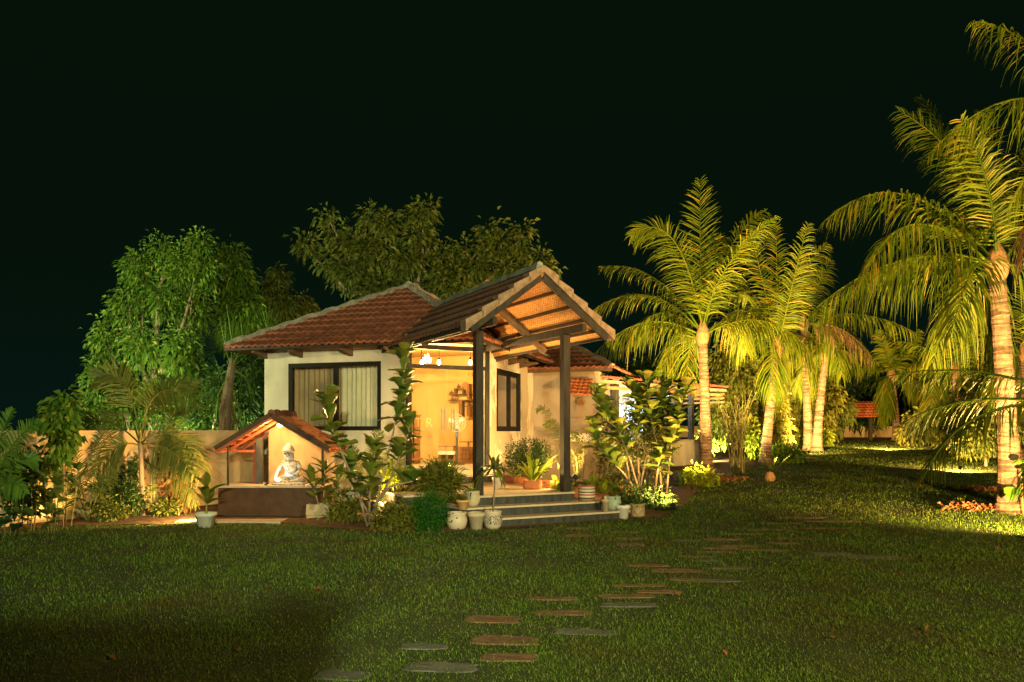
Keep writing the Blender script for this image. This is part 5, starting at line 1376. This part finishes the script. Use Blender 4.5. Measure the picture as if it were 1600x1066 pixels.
shrub('shrub', 'sparse leafy shrub between box planter and fig trunk', 'shrub', G(540, 815), [(540, 790, 22, 20), (525, 805, 18, 12), (558, 800, 16, 16)], G(540, 820)[1], 700, .08, .035, 'treeyellow', [[(540, 815), (540, 785)]], group='shrubs in the beds', droop=0)
shrub('shrub', 'low leafy shrub at the foot of the compound wall', 'shrub', G(190, 812), [(188, 772, 22, 20), (205, 785, 18, 16), (175, 780, 14, 14)], G(190, 813)[1], 800, .085, .035, 'treedark', [[(190, 806), (188, 770)], [(195, 806), (205, 780)]], group='shrubs in the beds')
shrub('shrub', 'green low shrub between feather palm and tub', 'shrub', G(262, 810), [(258, 797, 18, 10)], G(285, 811)[1], 600, .07, .03, 'treeolive', [[(280, 808), (278, 792)]], group='shrubs in the beds')
bV = G(98, 828); dV = bV[1]
shrub('climbing_shrub', 'tall twining leafy shrub rising over the compound wall', 'shrub', bV, [(100, 625, 14, 16), (92, 655, 18, 26), (104, 680, 14, 26), (90, 705, 14, 24), (112, 640, 12, 16), (78, 640, 10, 14)], dV + .2, 900, .13, .075, 'treegreen', [[(90, 830), (84, 760), (92, 690), (98, 620)], [(98, 830), (100, 740), (104, 660)]], droop=.9, spread=.04)
big_leaf_plant('leafy_plant', 'dark heart leaved plant against the left end of the wall', 'plant', G(50, 832), G(50, 832)[1] + .1, [[(45, 832), (40, 780), (30, 735)], [(52, 832), (60, 770), (66, 725)], [(48, 832), (50, 790), (48, 750)]], 'heart', 'treedark', .17, .07, .25, srad=.01, seed=5, smat='greenstem')
big_leaf_plant('leafy_plant', 'dark broad leaved plant between the small palm and tall shrub', 'plant', G(105, 825), G(105, 825)[1] + .2, [[(102, 826), (104, 770), (100, 725)], [(110, 826), (118, 775), (122, 735)]], 'lance', 'treedark', .24, .08, .35, srad=.01, seed=6, smat='greenstem')
big_leaf_plant('leafy_plant', 'dark lance leaved plant just right of the small feather palm', 'plant', G(155, 818), G(155, 818)[1] + .15, [[(150, 818), (152, 790), (152, 770)], [(156, 818), (160, 785), (162, 765)]], 'lance', 'treedark', .26, .07, .4, srad=.01, seed=16, smat='greenstem')
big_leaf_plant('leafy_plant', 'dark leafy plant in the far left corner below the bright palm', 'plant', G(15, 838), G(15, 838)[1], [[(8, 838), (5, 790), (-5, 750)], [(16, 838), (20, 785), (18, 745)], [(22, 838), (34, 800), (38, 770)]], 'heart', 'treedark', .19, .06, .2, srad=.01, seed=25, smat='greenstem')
big_leaf_plant('leafy_plant', 'broad leaved plant standing in front of the tall twining shrub', 'plant', G(80, 834), G(80, 834)[1], [[(76, 834), (72, 785), (70, 745)], [(84, 834), (90, 790), (92, 752)], [(80, 834), (82, 800), (80, 780)]], 'heart', 'treeolive', .18, .06, .2, srad=.01, seed=26, smat='greenstem')
shrub('shrub', 'dry brownish shrub against the wall between the feather palms and the tub', 'shrub', G(275, 808), [(282, 745, 20, 26), (268, 775, 18, 20), (292, 780, 12, 16)], G(275, 810)[1] + .25, 900, .10, .03, 'redleaf', [[(276, 808), (280, 750)], [(272, 808), (266, 770)]], group='shrubs in the beds', droop=.5)
shrub('shrub', 'tangled green shrub hiding the wall foot left of the low shrub', 'shrub', G(165, 816), [(165, 795, 16, 14), (178, 800, 14, 10)], G(165, 817)[1], 600, .08, .035, 'treeolive', [[(165, 816), (165, 792)]], group='shrubs in the beds', droop=.1)
big_leaf_plant('leafy_plant', 'dark lance leaved plant behind the clumped feather palm', 'plant', G(268, 809), G(268, 809)[1] + .2, [[(262, 809), (258, 760), (252, 720)], [(270, 809), (276, 760), (284, 725)]], 'lance', 'treedark', .28, .06, .3, srad=.012, seed=31, smat='greenstem')
shrub('shrub', 'dark leafy bush hiding the wall behind the heart leaved plant', 'shrub', G(35, 826), [(38, 735, 18, 22), (28, 770, 20, 22), (52, 775, 16, 20), (60, 720, 12, 16)], G(35, 828)[1] + .1, 650, .12, .06, 'treedark', [[(35, 826), (36, 740)], [(42, 826), (55, 730)]], group='shrubs in the beds', droop=.5)
shrub('shrub', 'loose leafy bush against the wall left of the pale palm stem', 'shrub', G(200, 811), [(196, 745, 14, 18), (206, 765, 14, 16), (182, 755, 12, 14)], G(200, 812)[1] + .2, 420, .10, .045, 'treedark', [[(200, 811), (197, 748)]], group='shrubs in the beds', droop=.4)
bP = G(505, 812); dP = bP[1] - .1
big_leaf_plant('frangipani', 'broad leaved frangipani growing over the planter box by the shrine', 'plant', bP, dP, [[(505, 812), (506, 770), (508, 735)], [(508, 812), (525, 775), (530, 745)], [(504, 812), (494, 775), (486, 745)]], 'lance', 'fig', .30, .045, .5, srad=.016, seed=12, elev=.5)
feather_palm('small yellow green feather palm below the wide window', G(575, 806), [(575, 760, 570, 690, 600, 676, 0, .5), (575, 760, 556, 700, 545, 700, .2, .4), (576, 760, 600, 700, 612, 740, -.1, .6), (575, 760, 585, 690, 590, 672, .3, .3), (574, 765, 555, 720, 540, 740, 0, .5)], 13.2, .24, .014, 'areca', nl=34, rr=.009, group='feathery palms near the house')
shrub('croton', 'yellow leaved croton beside the entrance door post', 'shrub', W(615, 775, 12.9), [(615, 725, 14, 16), (610, 745, 16, 14), (625, 745, 10, 12)], 12.9, 420, .11, .03, 'lime', [[(615, 775), (614, 735)]], droop=-.5, spread=.03)
feather_palm('arching feather palm frond cluster beside the right porch post', W(872, 735, 15.2), [(872, 735, 865, 620, 838, 640, 0, .7), (872, 735, 880, 640, 850, 665, .2, .7), (872, 735, 890, 650, 905, 690, .2, .7)], 15.2, .22, .014, 'areca', nl=34, rr=.008, group='feathery palms near the house')

# canes and low plants along the palms
def canes(label, base, d, x0, x1, y0, y1, n, mat, lw=.03):
    t = thing('cane_clump', label, 'plant', base)
    mb = MB(); mc = MB()
    for i in range(n):
        xb = random.uniform(x0 + (x1 - x0) * .3, x1 - (x1 - x0) * .3); xt = random.uniform(x0, x1); off = random.uniform(-.4, .4)
        a, c = W(xb, y1, d + off * .4), W(xt, random.uniform(y0, y0 + (y1 - y0) * .4), d + off)
        m_ = (a + c) / 2 + np.array([(a[0] - c[0]) * .2, 0, .1]); mb.tube([a, m_, c], [.012, .009, .005], 5)
        for k in range(9):
            u = random.uniform(.35, 1); p = (1 - u) ** 2 * a + 2 * u * (1 - u) * m_ + u * u * c
            az = random.uniform(0, 6.28); mc.add(*strap(p, (math.cos(az), math.sin(az), .5), random.uniform(.3, .55), lw, .6, 4))
    mb.build('stem', M['greenstem'], t); mc.build('foliage', M[mat], t)
canes('tall yellow green cane clump between first and second palms', W(1150, 735, 21.5), 21.5, 1118, 1182, 610, 742, 46, 'areca')
canes('thin reedy plant behind the striped pot', W(905, 745, 15.9), 15.9, 888, 922, 690, 748, 16, 'areca', .016)

def tuft(name, label, p, n, ln, wd, mat, elev=(35, 85), droop=.5, spread=.05, cat='plant', group=None, single=False, seg=5):
    t = thing(name, label, cat, p, group); blades(p, n, ln, wd, M[mat], t, elev, droop, spread, single=single, seg=seg); return t
tuft('spiky_plant', 'agave with spreading leaves at the foot of the leaning palm', G(1205, 738), 26, .75, .07, 'treeolive', (15, 80), .4, .08, single=True)
tuft('spiky_plant', 'dark fan leaved plant left of the first palm', W(1063, 758, 17.5) * [1, 1, 0] + [0, 0, .14], 22, .6, .09, 'treedark', (20, 85), .35, .05, single=True)
shrub('shrub', 'lime lit leafy bush at the foot of the first palm', 'shrub', G(1092, 760), [(1088, 745, 18, 14), (1105, 750, 14, 12), (1075, 750, 10, 8)], G(1092, 760)[1], 900, .11, .05, 'lime', [[(1090, 760), (1090, 740)]], group='shrubs in the beds', droop=0)
shrub('shrub', 'green low bush right of the leaning palm', 'shrub', G(1225, 722), [(1222, 706, 22, 10), (1240, 712, 16, 8), (1205, 712, 12, 10)], G(1225, 724)[1], 900, .16, .08, 'treegreen', [[(1222, 722), (1222, 704)]], group='shrubs in the beds', droop=-.2)
shrub('shrub', 'yellow lit bush left of the leaning palm trunk', 'shrub', W(1180, 715, 26), [(1180, 690, 16, 22), (1172, 670, 10, 18)], 26, 500, .2, .09, 'lime', [[(1180, 715), (1178, 680)]], group='shrubs in the beds', droop=0)
shrub('shrub', 'bright yellow bushes around the pair of palms', 'shrub', W(1250, 700, 36), [(1250, 685, 14, 12), (1288, 684, 10, 12)], 36, 700, .24, .11, 'lime', [[(1250, 700), (1250, 680)]], group='shrubs in the beds', droop=0)
for (px, py, n, ln, lab) in ((1070, 722, 40, .9, 'tall drooping grass clump below the pavilion sill'), (1135, 745, 24, .5, 'brown grass tuft right of the first palm trunk'), (1042, 715, 26, .8, 'drooping grass clump behind the right fig stems')):
    tuft('ornamental_grass', lab, W(px, py + 20, 19.5) * [1, 1, 0] + [0, 0, .22], n, ln, .022, 'areca', (50, 88), .7, .16)
mo = thing('monstera', 'bright monstera leaves at the foot of the large right palm', 'plant', G(1597, 806))
for (px, py, sz, dx) in ((1583, 775, .30, (-.5, -.6, -.75)), (1597, 752, .26, (.2, -.6, .3)), (1600, 790, .28, (.3, -.7, -.2)), (1592, 740, .2, (-.3, -.5, .6)), (1610, 765, .3, (.6, -.5, .1))):
    place_leaf('heart', 'monstera', W(px, py - 14, 13.1), dx, sz, mo, 0)
mb = MB(); mb.tube([G(1599, 806), W(1597, 770, 13.1), W(1595, 735, 13.15)], .012, 6); mb.build('stem', M['greenstem'], mo)
for (px, py, sx, lab) in ((1520, 797, .5, 'dry brown leaves heaped left of the large right palm'), (1120, 752, .9, 'reddish leaf litter spread below the first coconut palm'), (1530, 768, .4, 'scattered dry leaves behind the heap by the right palm')):
    c = G(px, py); n = 260; q = np.stack([c[0] + rng.normal(size=n) * sx * .5, c[1] + rng.normal(size=n) * sx * .35, np.zeros(n)], 1); q[:, 2] = gz(q[:, 0], q[:, 1]) + .03 + rng.random(n) * .08
    V, T = leaf_soup(q, rng.normal(size=(n, 3)) * [1, 1, .35], .09, .05)
    tag(trimesh('leaf_litter', V, T, M['litter']), lab, 'leaves', kind='stuff')
tuft('grass_tuft', 'bright grass tuft beside the dry leaf heap', G(1500, 788), 26, .24, .012, 'lime', (50, 88), .4, .08)
mb = MB(); cc = G(1203, 752); mb.ball(cc + np.array([0, 0, .1]), (.13, .13, .15), 12, 8)
tag(mb.build('coconut', M['fibre'], None, True), 'brown fallen coconut lying below the agave', 'coconut')

# ------------------------------------------------------------------ pots
def pot_profile(kind, w, h):
    r = w / 2
    if kind == 'belly': return [(r * .55, 0), (r * .82, h * .15), (r * 1.0, h * .42), (r * .98, h * .62), (r * .86, h * .84), (r * .92, h * .88), (r * .92, h), (r * .80, h), (r * .76, h * .9)]
    if kind == 'taper': return [(r * .66, 0), (r * .88, h * .76), (r * 1.0, h * .77), (r * 1.0, h), (r * .88, h), (r * .84, h * .88)]
    return [(r * .88, 0), (r * .98, h * .2), (r * 1.0, h * .5), (r * .95, h * .88), (r * .99, h * .9), (r * .99, h), (r * .86, h), (r * .84, h * .9)]
def potted(label, px, py, wpx, hpx, kind, mat, zb=None, cat='potted plant', d=None, sq=None):
    p = G(px, py, zb) if d is None else W(px, py, d)
    s = p[1] / F; w, h = wpx * s, hpx * s
    t = thing('potted_plant', label, cat, p, 'pots around the entrance')
    mb = MB(); mb.lathe(pot_profile(kind, w, h), p, 24, sq=sq); mb.build('pot', mat if not isinstance(mat, str) else M[mat], t, True)
    mb = MB(); mb.lathe([(w * .40, h * .86), (w * .2, h * .9), (.001, h * .9)], p, 16); mb.build('soil', M['soil'], t)
    return t, p + np.array([0, 0, h * .9]), s
mdab = painted('cream_glaze_black_dabs', (.45, .38, .28), (.02, .02, .02), 13, .17, .20, 'dab')
mink = painted('cream_glaze_black_scroll', (.45, .38, .28), (.015, .015, .02), 16, .34, .46, 'ink', band=(.28, .78))
mtan = painted('tan_glaze_brown_marks', (.42, .33, .2), (.14, .08, .04), 13, .3, .45, 'ink')
mstr = stripes('striped_pot_paint', [(0, (.35, .22, .1)), (.14, (.03, .03, .04)), (.22, (.55, .47, .33)), (.34, (.33, .06, .04)), (.44, (.55, .47, .33)), (.52, (.03, .03, .05)), (.6, (.55, .47, .33)), (.74, (.03, .03, .05)), (.8, (.55, .47, .33)), (.9, (.33, .07, .05))])
potted('round cream pot with black dabs, leftmost of the front three', 714, 828, 33, 28, 'belly', mdab)
t, tp, s = potted('plain cream pot with thick rim between two painted pots', 744, 827.5, 28, 27, 'taper', 'potcream')
blades(tp, 9, .1, .02, M['treedark'], t, (10, 60), .5)
t, tp, s = potted('cream pot with black scrollwork holding a thin stemmed dracaena', 770, 827, 30, 29, 'belly', mink)
ct = W(773, 733, tp[1]); mb = MB(); mb.tube([tp - [0, 0, .03], (tp + ct) / 2 + [.01, 0, 0], ct], [.013, .011, .010], 8); mb.build('stem', M['bark'], t, True)
blades(ct, 40, .50, .058, M['treeolive'], t, (-10, 85), .75, .02, single=True)
t, tp, s = potted('cream pot with green rim and fern behind the front pots', 738, 791, 25, 24, 'belly', 'potcream', zb=.30)
blades(tp, 26, .34, .035, M['treegreen'], t, (10, 70), .6)
t, tp, s = potted('ochre pot of fine grass behind the cream pots', 723, 796, 22, 15, 'taper', 'potorange', zb=.30)
blades(tp, 130, .22, .008, M['treeyellow'], t, (30, 88), .4, .05)
t, tp, s = potted('brown square pot with spiky yellow green bush left of the post', 688, 789, 24, 22, 'taper', 'potbrown', zb=.30, sq=.8)
leaf_cloud('foliage', [(tp[0], tp[1], tp[2] + .16, .36, .34, .24), (tp[0], tp[1], tp[2] + .3, .22, .2, .2)], 1500, .17, .024, M['treeyellow'], t, droop=-.5, spread=.03, inner=.5, sag=.3)
t, tp, s = potted('white pot with pale leaves on the landing behind the dracaena', 777, 763, 17, 17, 'taper', 'white', zb=.45)
blades(tp, 24, .36, .05, M['lime'], t, (40, 85), .4, .03, single=True)
t, tp, s = potted('terracotta trough holding the bright strap leaved lily', 832, 764, 30, 14, 'round', 'terracotta', zb=.45, sq=.7)
blades(tp, 38, .92, .085, M['lime'], t, (32, 88), .5, .07, single=True)
t, tp, s = potted('pot painted with red, black and cream bands, on the step beside the post', 916.5, 782, 27, 24, 'round', mstr, zb=.30)
blades(tp, 14, .2, .035, M['treegreen'], t, (30, 80), .2, single=True)
t, tp, s = potted('small cream pot on the lowest step at the right', 946, 800, 13, 20, 'taper', 'potcream', zb=.15)
mb = MB(); mb.ball(tp + [0, 0, .03], (.035, .035, .05), 10, 6); mb.build('cactus', M['potcream'], t, True)
t, tp, s = potted('pale green pot standing behind the small cream pot', 958, 797, 26, 22, 'belly', 'potgreen', zb=.15)
blades(tp, 22, .3, .04, M['treeyellow'], t, (25, 80), .5)
t, tp, s = potted('white tapered pot on the lawn edge right of the steps', 973, 811, 24, 22, 'taper', 'white')
blades(tp, 30, .16, .02, M['treedark'], t, (20, 80), .5)
t, tp, s = potted('tan patterned pot of blue green succulents, rightmost by the steps', 996, 808, 24, 21, 'round', mtan)
blades(tp, 26, .18, .03, M['treegreen'], t, (20, 85), .2, .04, single=True)
t, tp, s = potted('white square tub with broad leaved plant left of the shrine', 322, 824, 30, 23, 'taper', 'plastic', sq=.55)
for k in range(12):
    a = k * 2.4; e = random.uniform(.5, 1.35); place_leaf('lance', 'treeyellow', tp + [0, 0, random.uniform(.1, .42)], (math.cos(a) * math.cos(e), math.sin(a) * math.cos(e), math.sin(e)), random.uniform(.22, .36), t, random.uniform(-.4, .4))
mb = MB(); mb.tube([tp - [0, 0, .05], tp + [.02, 0, .45]], [.014, .01], 8); mb.build('stem', M['greenstem'], t)
t, tp, s = potted('small tan pot with thin bare plant against the rear wall', 859, 731, 10, 14, 'taper', 'potorange', d=16.6)
mb = MB(); mb.tube([tp, tp + [.05, 0, .25], tp + [.22, 0, .42]], .006, 5); mb.tube([tp + [.05, 0, .25], tp + [-.05, 0, .5], tp + [.02, 0, .62]], .005, 5); mb.build('stem', M['bark'], t)

# planter walls with clipped hedge and ferns to the right of the landing
pw = thing('brick_planter', 'low brown planter wall along the right side of the landing', 'planter', P(1.05, -1.3, 0))
mb = MB(); pbox(mb, .97, 1.12, -2.9, -.75, -.05, .58); mb.build('side_wall', M['terracotta'], pw)
mb = MB(); pbox(mb, 1.12, 2.9, -.92, -.78, -.05, .44); mb.build('front_wall', M['terracotta'], pw)
mb = MB(); pbox(mb, 1.12, 2.9, -2.9, -.92, -.05, .40); mb.build('soil', M['bed'], pw)
hd = W(820, 722, 15.0)
shrub('hedge', 'clipped dark green hedge below the narrow side window', 'hedge', np.array([hd[0], hd[1], .5]), [(808, 712, 18, 20), (828, 706, 20, 20), (846, 708, 14, 18), (815, 728, 20, 14), (838, 728, 18, 14)], 15.2, 4200, .045, .022, 'treedark', [[(820, 740), (820, 710)]], spread=.03, droop=0)
for i, (px, py, n, ln, lab) in enumerate(((868, 765, 30, .38, 'lime fern just left of the right porch post'), (889, 768, 30, .4, 'lime fern behind the right porch post'), (942, 770, 34, .42, 'yellow green fern right of the striped pot'), (962, 768, 30, .36, 'fern above the pale green pot'), (925, 758, 24, .36, 'fern in the planter behind the striped pot'))):
    p = W(px, py, 13.9 + .15 * i); t = thing('fern', lab, 'fern', np.array([p[0], p[1], .3]), 'ferns by the right porch post')
    for k in range(14):
        az = k * 2.4; el = random.uniform(.5, 1.3); dv = np.array([math.cos(az) * math.cos(el), math.sin(az) * math.cos(el), math.sin(el)])
        a = np.array([p[0], p[1], max(.3, p[2] - .05)]); L_ = ln * random.uniform(.7, 1.15)
        frond(a, a + dv * L_ * .6 + [0, 0, .05], a + dv * L_ - [0, 0, L_ * .25], 16, .08, .018, .2, M['lime'], t, rr=.004, start=.15)
dp = W(935, 745, 15.6)
t = thing('dry_fan_leaf', 'pale dry fan leaf standing behind the striped pot', 'leaf', dp)
mb = MB()
for k in range(24):
    a = math.pi * (.12 + .76 * k / 23); mb.add(*strap(W(938, 742, 15.6), (math.cos(a), random.uniform(-.1, .1), math.sin(a)), .62 * random.uniform(.9, 1), .045, .05, 3))
mb.build('blade', M['cocodry'], t)

# cardboard-coloured planter box next to the shrine
bx_ = G(498, 814); t = thing('planter_box', 'open cardboard box standing on the lawn edge beside the shrine', 'box', bx_)
bw, bh, bd = .40, .27, .32; cz = np.array([bx_[0], bx_[1] + .16, 0])
for (dx, dy, sx, sy) in ((0, -bd / 2, bw, .012), (0, bd / 2, bw, .012), (-bw / 2, 0, .012, bd - .014), (bw / 2, 0, .012, bd - .014)):
    mb = MB(); mb.box(cz + np.array([dx, dy, bh / 2]), (sx, sy, bh)); mb.build('side', M['card'], t)
mb = MB(); mb.slab([cz + [bw / 2 + .008, -bd / 2, bh], cz + [bw / 2 + .19, -bd / 2, bh - .10], cz + [bw / 2 + .19, bd / 2, bh - .10], cz + [bw / 2 + .008, bd / 2, bh]], .008); mb.build('flap', M['potorange'], t)
mb = MB(); mb.slab([cz + [-bw / 2, -bd / 2 - .008, bh], cz + [bw / 2, -bd / 2 - .008, bh], cz + [bw / 2, -bd / 2 - .06, bh - .17], cz + [-bw / 2, -bd / 2 - .06, bh - .17]], .006); mb.build('flap', M['card'], t)

# ------------------------------------------------------------------ light from the garden lamps, some of them added as fill
garden_light('low spotlight behind the striped pot beside the porch post', np.array([*P(2.15, -1.75, 0)[:2], .40]), P(1.2, -3.2, 2.0), 420, AMBER, 168, .4)
garden_light('small added uplight on the door step behind the spiky potted bush', P(-.45, -2.45, .60), P(.5, -.6, 3.6), 330, AMBER, 165, .5)  # added lamp, hidden by the bush, to brighten the mat ceiling
garden_light('tiny spotlight in the fern left of the right porch post', P(1.2, -.42, .46), P(.62, -.85, 1.2), 120, AMBER, 170, .4)
garden_light('low added spotlight in the dark shrub right of the steps', G(1052, 806), W(1000, 640, 14.8), 650, AMBER, 130, .6)  # added lamp, kept out of sight, to brighten the fig
garden_light('added greenish spotlight behind the compound wall below the broad tree', np.array([-10.2, 14.2, .05]), W(235, 420, 19.5), 500, (.95, 1.0, .45), 120)  # unseen lamp added to brighten the broad tree
garden_light('added spotlight in the gap between wall and house below the narrow tree', np.array([-7.3, 17.6, .05]), W(390, 450, 21.5), 900, (.95, 1.0, .45), 110)  # unseen lamp added to bring up the narrow tree
garden_light('added spotlight below the background trees beyond the pavilion', np.array([6.3, 25.0, .35]), W(1170, 600, 28), 2000, (1.0, .8, .3), 130)  # added so that the dark background trees are lit
garden_light('spotlight behind the cottage below the spreading tree', H(1.8, 5.9, .02), W(660, 390, 21.5), 420, AMBER, 140)
garden_light('spotlight on the lawn edge before the first coconut palm', np.array([3.9, 16.6, .1]), W(1100, 470, 20.6), 8500, AMBER, 84)
garden_light('spotlight among bushes before the leaning palm', np.array([7.4, 20.9, .28]), W(1230, 470, 25.0), 7500, AMBER, 95)
garden_light('spotlight left of the slim small palm', np.array([11.2, 29.0, .5]), W(1280, 540, 33.0), 8000, AMBER, 120)
garden_light('added spotlight before the gate shelter', np.array([16.2, 33.0, .6]), W(1360, 625, 43), 3600, AMBER, 130)  # lamp added to light the gate roof
garden_light('spotlight off to the right of the large palm', np.array([7.6, 10.0, .02]), W(1500, 390, 13.5), 7000, AMBER, 150)
garden_light('spotlight among the far palms at the right', np.array([12.6, 21.6, .28]), W(1530, 590, 28.0), 3600, AMBER, 140)
garden_light('spotlight beside the tub facing the compound wall', np.array([-4.85, 12.2, .0]), (-7.2, 13.2, 1.0), 420, AMBER, 125)
garden_light('small wall washer hidden behind the pale stemmed feather palm', np.array([-6.2, 12.95, .02]), (-7.0, 13.3, .9), 95, AMBER, 160, .4)
garden_light('small wall washer hidden behind the tall twining shrub', np.array([-7.05, 11.85, .02]), (-7.6, 12.1, .9), 42, AMBER, 160, .4)
garden_light('spotlight among the plants below the wide window', np.array([-2.25, 12.45, .12]), H(1.3, 0, 1.2), 170, AMBER, 140)

# ------------------------------------------------------------------ fallen leaves on the lawn
n = 26; yy = 5 + 13 * rng.random(n) ** 1.5; xx = (rng.random(n) * 2 - 1) * yy * .66; kp = on_lawn(xx, yy); q = np.stack([xx, yy, gz(xx, yy) + .03], 1)[kp]
V, T = leaf_soup(q, rng.normal(size=(len(q), 3)) * [1, 1, .15], .06 + .04 * rng.random(len(q)), .035)
tag(trimesh('fallen_leaves', V, T, M['litter']), 'small dry leaves fallen across the lawn', 'leaves', kind='stuff')

# ------------------------------------------------------------------ grass
def grass(n, ymin, ymax, ln, wd, seed):
    g = np.random.default_rng(seed)
    # density falls with distance so that blades stay about as fine on the picture
    u = g.random(n); p = -0.35
    y = (ymin ** p + u * (ymax ** p - ymin ** p)) ** (1 / p)
    x = (g.random(n) * 2 - 1) * (y * .70 + .8)
    k = on_lawn(x, y); x, y = x[k], y[k]
    for (sx, sy, a, b) in STONES:
        q = ((x - sx) / (a * (.76 + .14 * np.sin(x * 23)))) ** 4 + ((y - sy) / (b * (.56 + .26 * np.sin(x * 17 + y * 9)))) ** 4 > 1; x, y = x[q], y[q]
    # thin, tufted growth
    dens = .5 + .5 * np.sin(x * 2.1 + 1.3 * np.sin(y * 1.7)) * np.sin(y * 2.6 + np.sin(x * 3.1)); k = g.random(len(x)) < .5 + .5 * dens; x, y, dens = x[k], y[k], dens[k]
    m = len(x); sc = np.clip(y / 6.0, .8, 5.0) ** .8
    az = g.random(m) * 6.283; el = .35 + .95 * g.random(m)
    D = np.stack([np.cos(az) * np.cos(el), np.sin(az) * np.cos(el), np.sin(el)], 1)
    S = np.stack([-np.sin(az), np.cos(az), np.zeros(m)], 1)
    L = (ln * (.5 + .9 * g.random(m)) * (.75 + .5 * dens) * np.clip(sc, .8, 1.8))[:, None]; Wd = (wd * sc * (.7 + .6 * g.random(m)))[:, None]
    b = np.stack([x, y, gz(x, y) - .004], 1)
    mid = b + D * L * .55; tip = b + D * L * np.array([1.15, 1.15, .72])
    V = np.stack([b - S * Wd * .5, b + S * Wd * .5, mid - S * Wd * .45, mid + S * Wd * .45, tip], 1).reshape(-1, 3)
    T = (np.array([[0, 1, 3], [0, 3, 2], [2, 3, 4]])[None] + (np.arange(m) * 5)[:, None, None]).reshape(-1, 3)
    return V, T
V1, T1 = grass(600000, 4.0, 45.0, .032, .0042, 5)
tag(trimesh('grass', V1, T1, M['grass']), 'short green lawn grass covering the ground', 'grass', kind='stuff')
